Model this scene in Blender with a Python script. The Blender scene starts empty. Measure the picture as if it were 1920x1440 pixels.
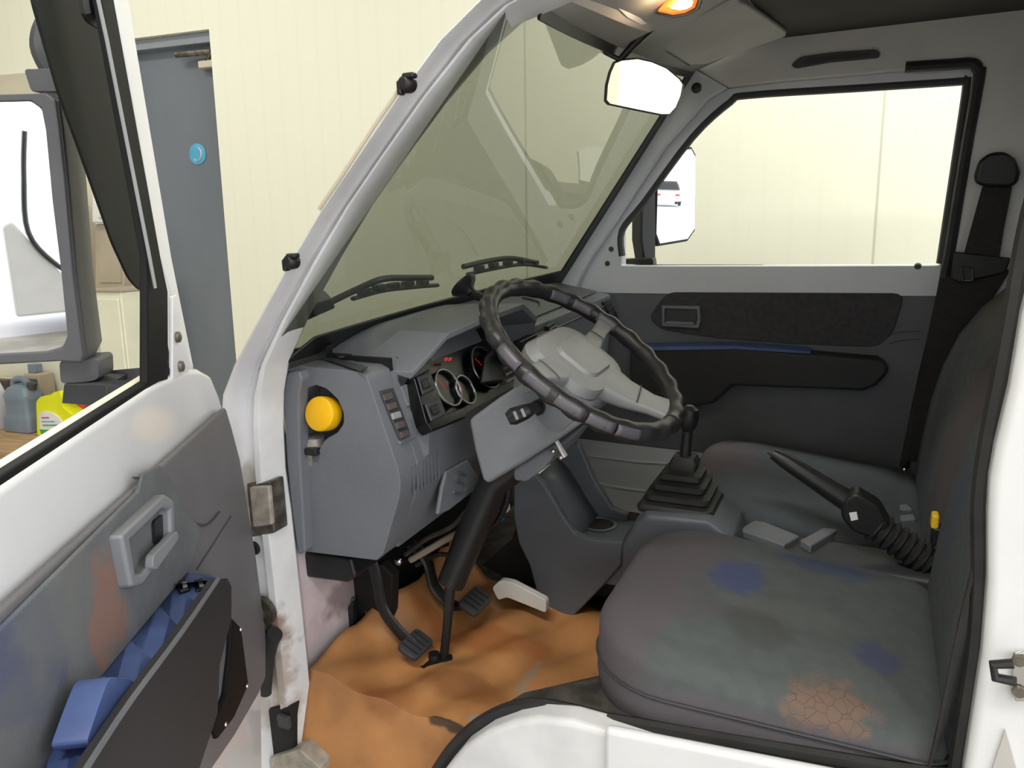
import bpy, bmesh, math, random
import numpy as np
from mathutils import Matrix, Vector
random.seed(4)
SC = bpy.context.scene
COL = SC.collection
def A3(*a): return np.array(a, float)

# ---------------------------------------------------------------- camera
# The van stands on a slightly sloping floor: its own axes are (x rearward, y to the passenger side, z up);
# LEAN turns van coordinates into level world coordinates.
FPX = 1440.0
EYE = A3(0, -1.0, 1.42)
def _basis(vx, vy):
    a = A3(vx[0]-960, 720-vx[1], FPX); b = A3(vy[0]-960, 720-vy[1], FPX)
    a /= np.linalg.norm(a); b /= np.linalg.norm(b)
    X = -a; Y = b-a*(a@b); Y /= np.linalg.norm(Y); Z = np.cross(X, Y)
    if Z[1] < 0: Z = -Z
    M = np.array([X, Y, Z]); return M[:, 2], M[:, 0], M[:, 1]
FWD, RGT, UPV = _basis((-2159, 490), (1645, 345))
LEAN = Matrix.Rotation(math.radians(3.1), 4, 'X')
LEAN3 = np.array(LEAN.to_3x3())
camd = bpy.data.cameras.new('camera'); cam = bpy.data.objects.new('camera', camd); COL.objects.link(cam)
camd.sensor_width = 36; camd.lens = FPX/1920*36; camd.clip_start = 0.02; camd.clip_end = 300
cm = Matrix(((RGT[0], UPV[0], -FWD[0], EYE[0]), (RGT[1], UPV[1], -FWD[1], EYE[1]), (RGT[2], UPV[2], -FWD[2], EYE[2]), (0, 0, 0, 1)))
cam.matrix_world = LEAN @ cm
SC.camera = cam

# ---------------------------------------------------------------- light
SC.view_settings.view_transform = 'Standard'; SC.view_settings.look = 'None'
SC.view_settings.gamma = 1; SC.view_settings.exposure = 0.36; SC.view_settings.use_curve_mapping = False
w = bpy.data.worlds.new('overcast_sky'); SC.world = w; w.use_nodes = True
w.node_tree.nodes['Background'].inputs[0].default_value = (0.96, 0.985, 1.0, 1)
w.node_tree.nodes['Background'].inputs[1].default_value = 2.0
def overhead_fill(x, y, z, sx, sy, power):  # area lamps added overhead as fill, no known fixtures behind them
    l = bpy.data.lights.new('added_fill_light', 'AREA'); l.shape = 'RECTANGLE'; l.size = sx; l.size_y = sy; l.energy = power
    l.color = (1, 0.98, 0.93)
    o = bpy.data.objects.new('added_fill_light', l); COL.objects.link(o); o.location = (x, y, z)
    return o
overhead_fill(-3.2, 0.4, 3.42, 1.5, 0.4, 25)
overhead_fill(-0.5, -1.8, 3.42, 2.0, 0.4, 60)
overhead_fill(0.4, 1.75, 3.40, 1.8, 0.25, 42)  # added to brighten the far wall and passenger side

# ---------------------------------------------------------------- helpers: rays
def ray(u, v): return FWD+RGT*(u-960)/FPX-UPV*(v-720)/FPX
def V(u, v, x=None, y=None, z=None):
    """point in van coordinates on the sight line (u, v) at a given x, y or z plane"""
    d = ray(u, v)
    t = (x-EYE[0])/d[0] if x is not None else (y-EYE[1])/d[1] if y is not None else (z-EYE[2])/d[2]
    return EYE+d*t
def VP(u, v, P, N):
    d = ray(u, v); P = A3(*P); N = A3(*N); return EYE+d*(((P-EYE)@N)/(d@N))
EYEW = LEAN3@EYE
def WP(u, v, P, N):
    """same, in level world coordinates"""
    d = LEAN3@ray(u, v); P = A3(*P); N = A3(*N); return EYEW+d*(((P-EYEW)@N)/(d@N))

# ---------------------------------------------------------------- materials
def srgb(r, g, b):
    f = lambda c: c/12.92 if c <= 0.04045 else ((c+0.055)/1.055)**2.4
    return (f(r/255), f(g/255), f(b/255), 1)
def _new(name):
    m = bpy.data.materials.new(name); m.use_nodes = True
    nt = m.node_tree; return m, nt, nt.nodes['Principled BSDF']
def _mixrgb(nt, fac, a, b):
    n = nt.nodes.new('ShaderNodeMix'); n.data_type = 'RGBA'
    for s, val in ((0, fac), (6, a), (7, b)):
        if hasattr(val, 'is_output'): nt.links.new(val, n.inputs[s])
        else: n.inputs[s].default_value = val
    return n.outputs[2]
def _noise(nt, co, scale, detail=4):
    n = nt.nodes.new('ShaderNodeTexNoise'); n.inputs['Scale'].default_value = scale; n.inputs['Detail'].default_value = detail
    nt.links.new(co, n.inputs['Vector']); return n
def _range(nt, val, a, b, c=0.0, d=1.0):
    n = nt.nodes.new('ShaderNodeMapRange'); n.inputs[1].default_value = a; n.inputs[2].default_value = b
    n.inputs[3].default_value = c; n.inputs[4].default_value = d; n.interpolation_type = 'SMOOTHSTEP'
    nt.links.new(val, n.inputs[0]); return n.outputs[0]
def mat(name, rgb, rough=0.5, metal=0.0, var=0.06, vscale=6, bump=0.0, bscale=300, coat=0.0, blobs=(), emit=None, estr=0, spec=0.5, stretch=None):
    """procedural surface; blobs = shaped stains or printed motifs: (centre, radii, colour, strength, edge noise scale, kind)"""
    m, nt, b = _new(name)
    co = nt.nodes.new('ShaderNodeTexCoord').outputs['Object']
    if stretch:
        mp = nt.nodes.new('ShaderNodeMapping'); mp.inputs['Scale'].default_value = stretch; nt.links.new(co, mp.inputs['Vector']); nco = mp.outputs[0]
    else: nco = co
    base = srgb(*rgb)
    dark = tuple(c*(1-var*2) for c in base[:3])+(1,); light = tuple(min(1, c*(1+var*1.5)) for c in base[:3])+(1,)
    n = _noise(nt, nco, vscale, 5)
    out = _mixrgb(nt, _range(nt, n.outputs['Fac'], 0.3, 0.7), dark, light)
    for bl in blobs:
        c, r, colr, strength, ns, kind = bl
        sub = nt.nodes.new('ShaderNodeVectorMath'); sub.operation = 'SUBTRACT'; sub.inputs[1].default_value = tuple(c); nt.links.new(co, sub.inputs[0])
        dv = nt.nodes.new('ShaderNodeVectorMath'); dv.operation = 'DIVIDE'; dv.inputs[1].default_value = tuple(r); nt.links.new(sub.outputs[0], dv.inputs[0])
        nn = _noise(nt, co, ns, 3)
        s2 = nt.nodes.new('ShaderNodeVectorMath'); s2.operation = 'SUBTRACT'; s2.inputs[1].default_value = (0.5, 0.5, 0.5); nt.links.new(nn.outputs['Color'], s2.inputs[0])
        s3 = nt.nodes.new('ShaderNodeVectorMath'); s3.operation = 'SCALE'; s3.inputs['Scale'].default_value = 1.3; nt.links.new(s2.outputs[0], s3.inputs[0])
        ad = nt.nodes.new('ShaderNodeVectorMath'); ad.operation = 'ADD'; nt.links.new(dv.outputs[0], ad.inputs[0]); nt.links.new(s3.outputs[0], ad.inputs[1])
        ln = nt.nodes.new('ShaderNodeVectorMath'); ln.operation = 'LENGTH'; nt.links.new(ad.outputs[0], ln.inputs[0])
        f = _range(nt, ln.outputs['Value'], 1.15, 0.65, 0, strength)
        cc = srgb(*colr)
        if kind == 'crackle':
            vo = nt.nodes.new('ShaderNodeTexVoronoi'); vo.feature = 'DISTANCE_TO_EDGE'; vo.inputs['Scale'].default_value = 52; nt.links.new(co, vo.inputs['Vector'])
            cc = _mixrgb(nt, _range(nt, vo.outputs['Distance'], 0.0, 0.05), srgb(92, 70, 60), cc)
        out = _mixrgb(nt, f, out, cc)
    nt.links.new(out, b.inputs['Base Color'])
    b.inputs['Roughness'].default_value = rough; b.inputs['Metallic'].default_value = metal
    b.inputs['Coat Weight'].default_value = coat; b.inputs['Coat Roughness'].default_value = 0.08
    b.inputs['Specular IOR Level'].default_value = spec
    if emit: b.inputs['Emission Color'].default_value = srgb(*emit); b.inputs['Emission Strength'].default_value = estr
    if bump:
        n2 = _noise(nt, co, bscale, 3); bp = nt.nodes.new('ShaderNodeBump'); bp.inputs['Strength'].default_value = bump; bp.inputs['Distance'].default_value = 0.002
        nt.links.new(n2.outputs['Fac'], bp.inputs['Height']); nt.links.new(bp.outputs[0], b.inputs['Normal'])
    return m
def glass_mat(name, tint, f0=1.0, ior=1.5):
    m, nt, b = _new(name); nt.nodes.remove(b)
    t = nt.nodes.new('ShaderNodeBsdfTransparent'); t.inputs[0].default_value = (*tint, 1)
    g = nt.nodes.new('ShaderNodeBsdfGlossy'); g.inputs['Roughness'].default_value = 0.02; g.inputs[0].default_value = (f0, f0, f0, 1)
    fr = nt.nodes.new('ShaderNodeFresnel'); geo = nt.nodes.new('ShaderNodeNewGeometry'); mr = nt.nodes.new('ShaderNodeMapRange'); mr.inputs[3].default_value = ior; mr.inputs[4].default_value = 1/ior
    nt.links.new(geo.outputs['Backfacing'], mr.inputs[0]); nt.links.new(mr.outputs[0], fr.inputs[0])
    mx = nt.nodes.new('ShaderNodeMixShader'); nt.links.new(fr.outputs[0], mx.inputs[0]); nt.links.new(t.outputs[0], mx.inputs[1]); nt.links.new(g.outputs[0], mx.inputs[2])
    nt.links.new(mx.outputs[0], nt.nodes['Material Output'].inputs[0]); return m
def stripe_wall(name, rgb, lines, rough=0.55):
    """cream sandwich panel wall: upright joints at given distances along the object's x axis"""
    m, nt, b = _new(name)
    co = nt.nodes.new('ShaderNodeTexCoord').outputs['Object']
    sx = nt.nodes.new('ShaderNodeSeparateXYZ'); nt.links.new(co, sx.inputs[0])
    n = _noise(nt, co, 1.2, 4)
    base = srgb(*rgb)
    out = _mixrgb(nt, n.outputs['Fac'], tuple(c*0.97 for c in base[:3])+(1,), base)
    wv = nt.nodes.new('ShaderNodeMath'); wv.operation = 'SINE'
    ml = nt.nodes.new('ShaderNodeMath'); ml.operation = 'MULTIPLY'; ml.inputs[1].default_value = 60; nt.links.new(sx.outputs[0], ml.inputs[0]); nt.links.new(ml.outputs[0], wv.inputs[0])
    out = _mixrgb(nt, _range(nt, wv.outputs[0], 0.7, 1.0, 0, 0.022), out, srgb(150, 146, 120))
    for x0 in lines:
        d = nt.nodes.new('ShaderNodeMath'); d.operation = 'SUBTRACT'; d.inputs[1].default_value = x0; nt.links.new(sx.outputs[0], d.inputs[0])
        a = nt.nodes.new('ShaderNodeMath'); a.operation = 'ABSOLUTE'; nt.links.new(d.outputs[0], a.inputs[0])
        out = _mixrgb(nt, _range(nt, a.outputs[0], 0.008, 0.001, 0, 0.4), out, srgb(120, 116, 92))
    nt.links.new(out, b.inputs['Base Color']); b.inputs['Roughness'].default_value = rough
    return m
M = {}
M['white'] = mat('white_car_paint', (226, 226, 230), 0.28, var=0.015, coat=0.5)
M['jamb'] = mat('white_jamb_paint', (222, 221, 224), 0.4, var=0.05, vscale=9, coat=0.2,
    blobs=[((-1.08, .05, .905), (.05, .06, .06), (150, 140, 122), .6, 20, ''), ((-1.06, .03, .60), (.05, .08, .06), (120, 84, 52), .8, 24, ''), ((-1.06, .03, .50), (.05, .06, .07), (140, 108, 76), .6, 30, ''),
           ((-1.05, .02, .40), (.06, .08, .05), (150, 125, 100), .5, 26, '')])
M['body_grey'] = mat('far_side_white_paint', (216, 218, 226), 0.35, var=0.02, coat=0.3)
M['inner_wall'] = mat('passenger_side_inner_paint', (216, 215, 213), 0.5, var=0.03)
M['dash'] = mat('grey_dash_plastic', (114, 117, 124), 0.5, var=0.03, bump=0.25, bscale=700)
M['dash2'] = mat('lower_dash_plastic', (116, 118, 126), 0.5, var=0.03, bump=0.25, bscale=700)
M['console'] = mat('console_plastic', (90, 94, 102), 0.45, var=0.04, bump=0.2, bscale=600)
M['wheelhub'] = mat('hub_plastic', (138, 139, 140), 0.42, var=0.03, bump=0.15, bscale=700)
M['slot'] = mat('dark_grey_plastic', (62, 63, 68), 0.5, var=0.05)
M['black'] = mat('black_plastic', (30, 30, 32), 0.4, var=0.1)
M['gloss_black'] = mat('gloss_black_lens', (14, 14, 16), 0.3, var=0.05)
M['rubber'] = mat('black_rubber', (40, 40, 41), 0.6, var=0.12, vscale=20)
M['rim'] = mat('wheel_grip_rubber', (42, 41, 43), 0.38, var=0.1, vscale=30)
M['inlay'] = mat('grey_grip_inlay', (88, 85, 92), 0.38, var=0.06, vscale=30)
M['grey_line'] = mat('grey_channel_lip', (150, 152, 156), 0.35, var=0.03)
M['mirrorhouse'] = mat('mirror_housing_plastic', (84, 84, 90), 0.45, var=0.04)
M['mirror'] = mat('mirror_silver', (236, 236, 238), 0.015, 1.0, var=0.0)
M['deflector'] = mat('smoked_rain_guard', (24, 27, 28), 0.6, var=0.05, spec=.2)
M['run'] = mat('window_run_rubber', (22, 22, 24), 0.65, var=0.08, spec=.2)
M['chrome'] = mat('bright_metal', (205, 205, 208), 0.2, 1.0, var=0.05)
M['rim_metal'] = mat('gauge_rim_metal', (120, 120, 124), 0.3, 0.9, var=0.05)
M['steel'] = mat('dull_steel', (120, 112, 104), 0.45, 0.7, var=0.25, vscale=30)
M['rust'] = mat('stained_steel', (168, 160, 150), 0.6, 0.1, var=0.12, vscale=40)
M['glass'] = glass_mat('windscreen_glass', (0.36, 0.38, 0.33), 1.0, 2.05)
M['side_glass'] = glass_mat('side_window_glass', (0.96, 0.97, 0.96), .5, 1.15)
M['headliner'] = mat('dark_headliner', (80, 76, 72), 0.9, var=0.06, bump=0.3)
M['visor'] = mat('grey_visor_vinyl', (188, 185, 182), 0.7, var=0.03)
M['trim_dark'] = mat('charcoal_door_fabric', (66, 65, 68), 0.9, var=0.08, vscale=60, bump=0.3)
M['trim_grey'] = mat('grey_door_card', (98, 99, 106), 0.6, var=0.05, bump=0.2)
M['pocket'] = mat('black_door_pocket', (44, 43, 46), 0.6, var=0.06)
M['blue'] = mat('blue_armrest_vinyl', (74, 92, 142), 0.45, var=0.08, vscale=18)
M['doorcard'] = mat('grey_door_plastic', (112, 110, 114), 0.5, var=0.04, bump=0.2, bscale=600)
M['switch'] = mat('black_switch', (20, 20, 22), 0.3)
M['cord'] = mat('cable_sheath', (58, 54, 50), 0.5, var=0.2, vscale=40)
M['belt'] = mat('black_webbing', (44, 41, 41), 0.8, var=0.1, vscale=120, bump=0.4, bscale=900)
M['mat'] = mat('orange_floor_vinyl', (178, 124, 76), 0.5, var=0.12, vscale=7, bump=0.12, bscale=60,
    blobs=[((-.60, .28, .45), (.015, .07, .06), (150, 134, 118), .7, 40, ''), ((-.62, .125, .45), (.045, .014, .03), (156, 146, 134), .85, 50, ''),
           ((-.685, .098, .445), (.05, .007, .03), (58, 48, 42), .9, 30, ''), ((-.75, .38, .48), (.20, .05, .1), (150, 78, 34), .5, 12, ''), ((-.70, .20, .45), (.12, .05, .06), (120, 66, 32), .45, 16, ''),
           ((-.85, .12, .46), (.08, .05, .06), (140, 80, 44), .4, 16, '')])
M['yellow'] = mat('yellow_cap', (252, 190, 12), 0.4, var=0.04)
M['tank'] = mat('cloudy_reservoir', (160, 154, 148), 0.35, var=0.15, vscale=25)
M['firewall'] = mat('pink_primer_panel', (206, 190, 194), 0.55, var=0.08, vscale=14, blobs=[((-1.05, .3, .56), (.1, .12, .05), (110, 92, 92), .6, 20, '')])
M['dirty'] = mat('dusty_black_floor', (70, 64, 58), 0.8, var=0.25, vscale=24)
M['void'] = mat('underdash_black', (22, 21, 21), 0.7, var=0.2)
M['whiteplastic'] = mat('white_duct_plastic', (214, 212, 208), 0.4, var=0.03)
M['bluecon'] = mat('blue_connector', (20, 110, 200), 0.4)
M['red_led'] = mat('red_display', (120, 10, 8), 0.4, emit=(255, 40, 25), estr=0.25)
M['lamp'] = mat('lit_dome_lens', (255, 205, 150), 0.4, emit=(255, 214, 160), estr=2.6, var=0.0)
M['lampedge'] = mat('amber_lens_edge', (230, 140, 70), 0.4, emit=(255, 130, 50), estr=0.7, var=0.1)
M['stickeryellow'] = mat('yellow_label', (236, 190, 40), 0.5)
M['stickerwhite'] = mat('white_label', (232, 230, 236), 0.5)
M['doorpaint'] = mat('grey_steel_door_paint', (112, 118, 128), 0.32, var=0.05, vscale=2, stretch=(1, 1, .4))
M['doorframe'] = mat('grey_door_frame_paint', (140, 146, 155), 0.4, var=0.03)
M['cream'] = mat('cream_panel', (236, 233, 206), 0.55, var=0.02)
M['beige'] = mat('beige_metal', (206, 197, 178), 0.5, var=0.03)
M['taupe'] = mat('taupe_panel', (176, 164, 146), 0.55, var=0.04)
M['cabinet'] = mat('offwhite_cabinet', (230, 228, 208), 0.45, var=0.02)
M['bluesign'] = mat('blue_sign', (88, 178, 216), 0.4, var=0.1)
M['concrete'] = mat('grey_concrete', (168, 164, 156), 0.75, var=0.12, vscale=3)
M['asphalt'] = mat('pale_yard_paving', (214, 215, 218), 0.9, var=0.03, vscale=.8)
M['bench'] = mat('brown_bench_board', (170, 140, 104), 0.6, var=0.12, vscale=5, stretch=(1, 8, 8))
M['jug'] = mat('slate_jug_plastic', (118, 130, 146), 0.4, var=0.05)
M['lemon'] = mat('lemon_bottle', (236, 238, 22), 0.35, var=0.04)
M['red'] = mat('red_can_paint', (214, 70, 72), 0.4, var=0.06)
M['brownbox'] = mat('dark_brown_case', (92, 80, 78), 0.6, var=0.1)
M['green'] = mat('green_label', (70, 160, 92), 0.5)
M['carblue'] = mat('blue_bin', (48, 92, 160), 0.4)
M['orange'] = mat('orange_paint', (232, 120, 60), 0.5)

# ---------------------------------------------------------------- mesh builder
class MB:
    def __init__(s): s.v = []; s.f = []
    def add(s, vs, fs):
        o = len(s.v); s.v += [tuple(float(c) for c in p) for p in vs]; s.f += [tuple(i+o for i in f) for f in fs]; return s
    def box(s, c, size, R=None):
        R = np.eye(3) if R is None else np.array(R); h = A3(*size)/2; c = A3(*c)
        vs = [c+R@(h*A3(*k)) for k in ((-1,-1,-1),(1,-1,-1),(1,1,-1),(-1,1,-1),(-1,-1,1),(1,-1,1),(1,1,1),(-1,1,1))]
        return s.add(vs, [(0,3,2,1),(4,5,6,7),(0,1,5,4),(1,2,6,5),(2,3,7,6),(3,0,4,7)])
    def slab(s, pts, off):
        """outline points (3D) given thickness along the vector off"""
        pts = [A3(*p) for p in pts]; off = A3(*off); n = len(pts)
        return s.add(pts+[p+off for p in pts], [tuple(range(n-1, -1, -1)), tuple(range(n, 2*n))]+[(i, (i+1) % n, n+(i+1) % n, n+i) for i in range(n)])
    def ring_slab(s, outer, inner, off):
        """frame between two outlines with equal point counts"""
        n = len(outer); o = A3(*off); a = [A3(*p) for p in outer]; b = [A3(*p) for p in inner]
        vs = a+b+[p+o for p in a]+[p+o for p in b]; fs = []
        for i in range(n):
            j = (i+1) % n
            fs += [(i, i+n, j+n, j), (2*n+i, 2*n+j, 3*n+j, 3*n+i), (i, j, 2*n+j, 2*n+i), (n+i, 3*n+i, 3*n+j, n+j)]
        return s.add(vs, fs)
    def loft(s, rings, closed=True, caps=True, loop=False):
        n = len(rings[0]); vs = [p for r in rings for p in r]; fs = []; m = len(rings)
        for i in range(m if loop else m-1):
            k = (i+1) % m
            for j in range(n if closed else n-1):
                l = (j+1) % n; fs.append((i*n+j, i*n+l, k*n+l, k*n+j))
        if caps and closed and not loop: fs += [tuple(range(n-1, -1, -1)), tuple(range((m-1)*n, m*n))]
        return s.add(vs, fs)
    def tube(s, path, r, n=10, loop=False, flat=None):
        P = [A3(*p) for p in path]; m = len(P); rr = r if hasattr(r, '__len__') else [r]*m
        T = []
        for i in range(m):
            a = P[(i-1) % m] if loop or i else P[i]; b = P[(i+1) % m] if loop or i < m-1 else P[i]
            t = b-a; T.append(t/(np.linalg.norm(t)+1e-9))
        up = A3(0, 0, 1) if abs(T[0][2]) < 0.9 else A3(0, 1, 0); rings = []
        N = np.cross(T[0], up); N /= np.linalg.norm(N)
        for i in range(m):
            N = N-T[i]*(N@T[i]); N /= np.linalg.norm(N); B = np.cross(T[i], N)
            rings.append([P[i]+rr[i]*(math.cos(q)*N+math.sin(q)*B*(flat or 1)) for q in np.linspace(0, 2*math.pi, n, endpoint=False)])
        return s.loft(rings, True, True, loop)
    def disc(s, c, axis, prof, n=24, up=(0, 0, 1)):
        """turned solid: prof = [(radius, height along axis)]"""
        a = A3(*axis); a /= np.linalg.norm(a); u = np.cross(A3(*up), a)
        if np.linalg.norm(u) < 1e-3: u = np.cross(A3(1, 0, 0), a)
        u /= np.linalg.norm(u); v = np.cross(a, u); c = A3(*c)
        return s.loft([[c+a*h+r*(math.cos(q)*u+math.sin(q)*v) for q in np.linspace(0, 2*math.pi, n, endpoint=False)] for r, h in prof])
    def ball(s, c, r, n=12):
        r = A3(*r) if hasattr(r, '__len__') else A3(r, r, r); c = A3(*c); rings = []
        for i in range(1, n):
            th = math.pi*i/n; rings.append([c+r*A3(math.sin(th)*math.cos(q), math.sin(th)*math.sin(q), -math.cos(th)) for q in np.linspace(0, 2*math.pi, 2*n, endpoint=False)])
        return s.loft(rings)
    def build(s, name, material, parent=None, bevel=0.0, seg=2, sub=0, angle=35, van=True, T=None, solid=0):
        me = bpy.data.meshes.new(name); me.from_pydata(s.v, [], s.f)
        bm = bmesh.new(); bm.from_mesh(me); bmesh.ops.recalc_face_normals(bm, faces=bm.faces); bm.to_mesh(me); bm.free()
        me.materials.append(M[material] if isinstance(material, str) else material)
        o = bpy.data.objects.new(name, me); COL.objects.link(o)
        for p in me.polygons: p.use_smooth = True
        if solid:
            q = o.modifiers.new('solid', 'SOLIDIFY'); q.thickness = solid; q.offset = 0
        if bevel:
            q = o.modifiers.new('bevel', 'BEVEL'); q.width = bevel; q.segments = seg; q.limit_method = 'ANGLE'; q.angle_limit = math.radians(angle); q.harden_normals = True
        elif not sub:
            me.set_sharp_from_angle(angle=math.radians(angle))
        if sub:
            q = o.modifiers.new('subd', 'SUBSURF'); q.levels = sub; q.render_levels = sub
        if parent is not None:
            o.parent = parent
            root = parent
            while root.parent is not None: root = root.parent
            if parent is root and root.type == 'EMPTY' and not root.get('_local'):
                o.matrix_parent_inverse = Matrix.Translation(-Vector(root['_base']))
        elif T is not None: o.matrix_world = T
        elif van: o.matrix_world = LEAN
        return o
def tag(o, label=None, cat=None, group=None, kind=None):
    for k, val in (('label', label), ('category', cat), ('group', group), ('kind', kind)):
        if val: o[k] = val
    return o
def thing(name, label, cat, base=(0, 0, 0), frame=LEAN, local=None, group=None, kind=None):
    """Empty at the thing's base that parents its parts; parts are written in van (or world) coordinates"""
    o = bpy.data.objects.new(name, None); COL.objects.link(o); o.empty_display_size = 0.05
    if local is not None:
        o.matrix_world = local; o['_local'] = 1
    else:
        o['_base'] = tuple(float(c) for c in base); o.matrix_world = frame@Matrix.Translation(Vector(o['_base']))
    return tag(o, label, cat, group, kind)
WORLD = Matrix.Identity(4)
def rrect(hx, hy, r, n=6, cx=0, cy=0):
    """rounded rectangle outline; r = one radius or four (++, -+, --, +-)"""
    r = r if hasattr(r, '__len__') else [r]*4; out = []
    for k, (sx, sy) in enumerate(((1, 1), (-1, 1), (-1, -1), (1, -1))):
        q = min(r[k], hx*0.999, hy*0.999)
        for a in np.linspace(0, math.pi/2, n): 
            t = a+k*math.pi/2; out.append((cx+sx*(hx-q)+q*math.cos(t), cy+sy*(hy-q)+q*math.sin(t)))
    return out
def smooth_path(pts, n=6, closed=False):
    """Catmull-Rom through the points"""
    P = [A3(*p) for p in pts]; m = len(P); out = []
    for i in range(m if closed else m-1):
        p0 = P[(i-1) % m] if closed or i else P[0]; p1 = P[i]; p2 = P[(i+1) % m]; p3 = P[(i+2) % m] if closed or i < m-2 else P[m-1]
        for t in np.linspace(0, 1, n, endpoint=False):
            out.append(0.5*((2*p1)+(p2-p0)*t+(2*p0-5*p1+4*p2-p3)*t*t+(3*p1-p0-3*p2+p3)*t**3))
    if not closed: out.append(P[-1])
    return out
def pxs(pts, y): return [V(u, v, y=y) for u, v in pts]
def fillet(P, r, n=4):
    """round the corners of a 3D outline (small radius r)"""
    P = [A3(*p) for p in P]; m = len(P); out = []
    for i in range(m):
        a, b, c = P[i-1], P[i], P[(i+1) % m]
        la, lc = np.linalg.norm(a-b), np.linalg.norm(c-b); q = min(r, la*0.45, lc*0.45)
        p, s = b+(a-b)/la*q, b+(c-b)/lc*q
        for t in np.linspace(0, 1, n): out.append((1-t)**2*p+2*t*(1-t)*b+t*t*s)
    return out

# ================================================================ SETTING (level world coordinates)
WALLX = LEAN3@ray(-3290, 497); WALLX[2] = 0; WALLX = -WALLX/np.linalg.norm(WALLX)      # along the wall, to the right
WALLN = A3(-WALLX[1], WALLX[0], 0)                                                     # away from the viewer
WALLP = EYEW+(LEAN3@ray(408, 80))*3.7
def wall_frame(off=0.0):
    p = WALLP-WALLN*off
    return Matrix(((WALLX[0], WALLN[0], 0, p[0]), (WALLX[1], WALLN[1], 0, p[1]), (0, 0, 1, 0), (0, 0, 0, 1)))
WF = wall_frame()
WFI = np.array(WF.inverted())
def wl(u, v, off=0.0):
    """pixel to wall coordinates (along, depth, height) on a plane OFF in front of the wall"""
    q = WP(u, v, WALLP-WALLN*off, WALLN); return (WFI@np.append(q, 1))[:3]
def wq(px, off): return [wl(u, v, off) for u, v in px]
seams = [wl(986, 300)[0], wl(1650, 300)[0]]
wallm = stripe_wall('cream_wall_panels', (238, 236, 220), seams)
GROUND = 0.0
def wall_mesh():
    b = MB()
    x0, x1 = wl(236, 300)[0], wl(412, 300)[0]; zt = wl(412, 52)[2]
    b.box(((x1+4.6)/2+0, 0.06, 1.75), (4.6-x1, 0.12, 3.5)); b.box(((x0-2.2)/2, 0.06, 1.75), (x0+2.2, 0.12, 3.5)) if False else None
    b.box(((x0+x1)/2, 0.06, (3.5+zt)/2), (x1-x0, 0.12, 3.5-zt)); b.box(((x0-5)/2, 0.06, 1.75), (x0+5, 0.12, 3.5))
    return b, x0, x1, zt
b, DX0, DX1, DZT = wall_mesh()
tag(b.build('wall_far', wallm, T=WF, angle=30), kind='structure')
tag(MB().box((-2.1, -1.4, -0.05), (10.4, 11.2, 0.1)).build('floor', 'concrete', van=False), kind='structure')
tag(MB().box((-2.6, -1.4, 3.55), (9.4, 11.2, 0.1)).build('ceiling', 'cream', van=False), kind='structure')
tag(MB().box((-7.2, -1.2, 1.75), (0.12, 8.0, 3.5)).build('wall_left', wallm, van=False), kind='structure')
tag(MB().box((-4.55, -6.4, 1.75), (5.3, 0.12, 3.5)).build('wall_sky_block', wallm, van=False), kind='structure')  # unseen wall pieces added to cut the sky light from this side
tag(MB().box((1.5, -6.4, 1.75), (2.9, 0.12, 3.5)).build('wall_sky_block', wallm, van=False), kind='structure')
tag(MB().box((-2, 0, -0.12), (160, 160, 0.1)).build('ground', 'asphalt', van=False), kind='structure')
# steel door in the wall
door1 = thing('door_1', None, None, base=(0, 0, 0), frame=WF, kind='structure')
door1['label'] = 'grey steel service door set in the cream wall'
dz0 = wl(300, 70)[2]; dleaf = wl(408, 80, -0.05)[2]
fr = MB(); xa, xb = DX0, DX1
fr.box(((xa+xb)/2, 0.075, DZT-0.025), (xb-xa, 0.09, 0.05)); fr.box((xa+0.025, 0.075, (DZT-0.05)/2), (0.05, 0.09, DZT-0.05)); fr.box((xb-0.010, 0.085, (DZT-0.05)/2), (0.02, 0.07, DZT-0.05))
fr.build('frame', 'doorframe', door1, bevel=0.004)
lf = MB().box(((xa+xb)/2+.013, 0.105, (DZT-0.045)/2), (xb-xa-0.06, 0.04, DZT-0.045)).build('leaf', 'doorpaint', door1, bevel=0.003)
cl = MB(); q = wl(392, 120, -0.05); cl.box((q[0]-.005, 0.062, q[2]), (0.11, 0.045, 0.035)); 
cl.build('closer', 'beige', door1, bevel=0.006)
arm = MB(); a, c = wl(330, 103, -0.03), wl(396, 97, -0.05); e = wl(388, 116, -0.05)
arm.tube([a, (a+c)/2, c], 0.014, 8); arm.tube([c, e], 0.010, 8); arm.build('closer_arm', 'steel', door1)
q = wl(371, 289, -0.085); sgn = MB().disc((q[0], 0.0845, q[2]), (0, -1, 0), [(0.052, 0), (0.052, 0.004), (0.049, 0.005)], 32).build('round_sign', 'bluesign', door1)
sw = MB().tube([(q[0]+0.030*math.cos(t), 0.079, q[2]+0.034*math.sin(t)) for t in np.linspace(-2.3, 1.4, 14)], [0.004+0.008*math.sin(math.pi*i/13) for i in range(14)], 8, flat=.3)
sw.build('sign_swoosh', 'stickerwhite', sgn)
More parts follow.
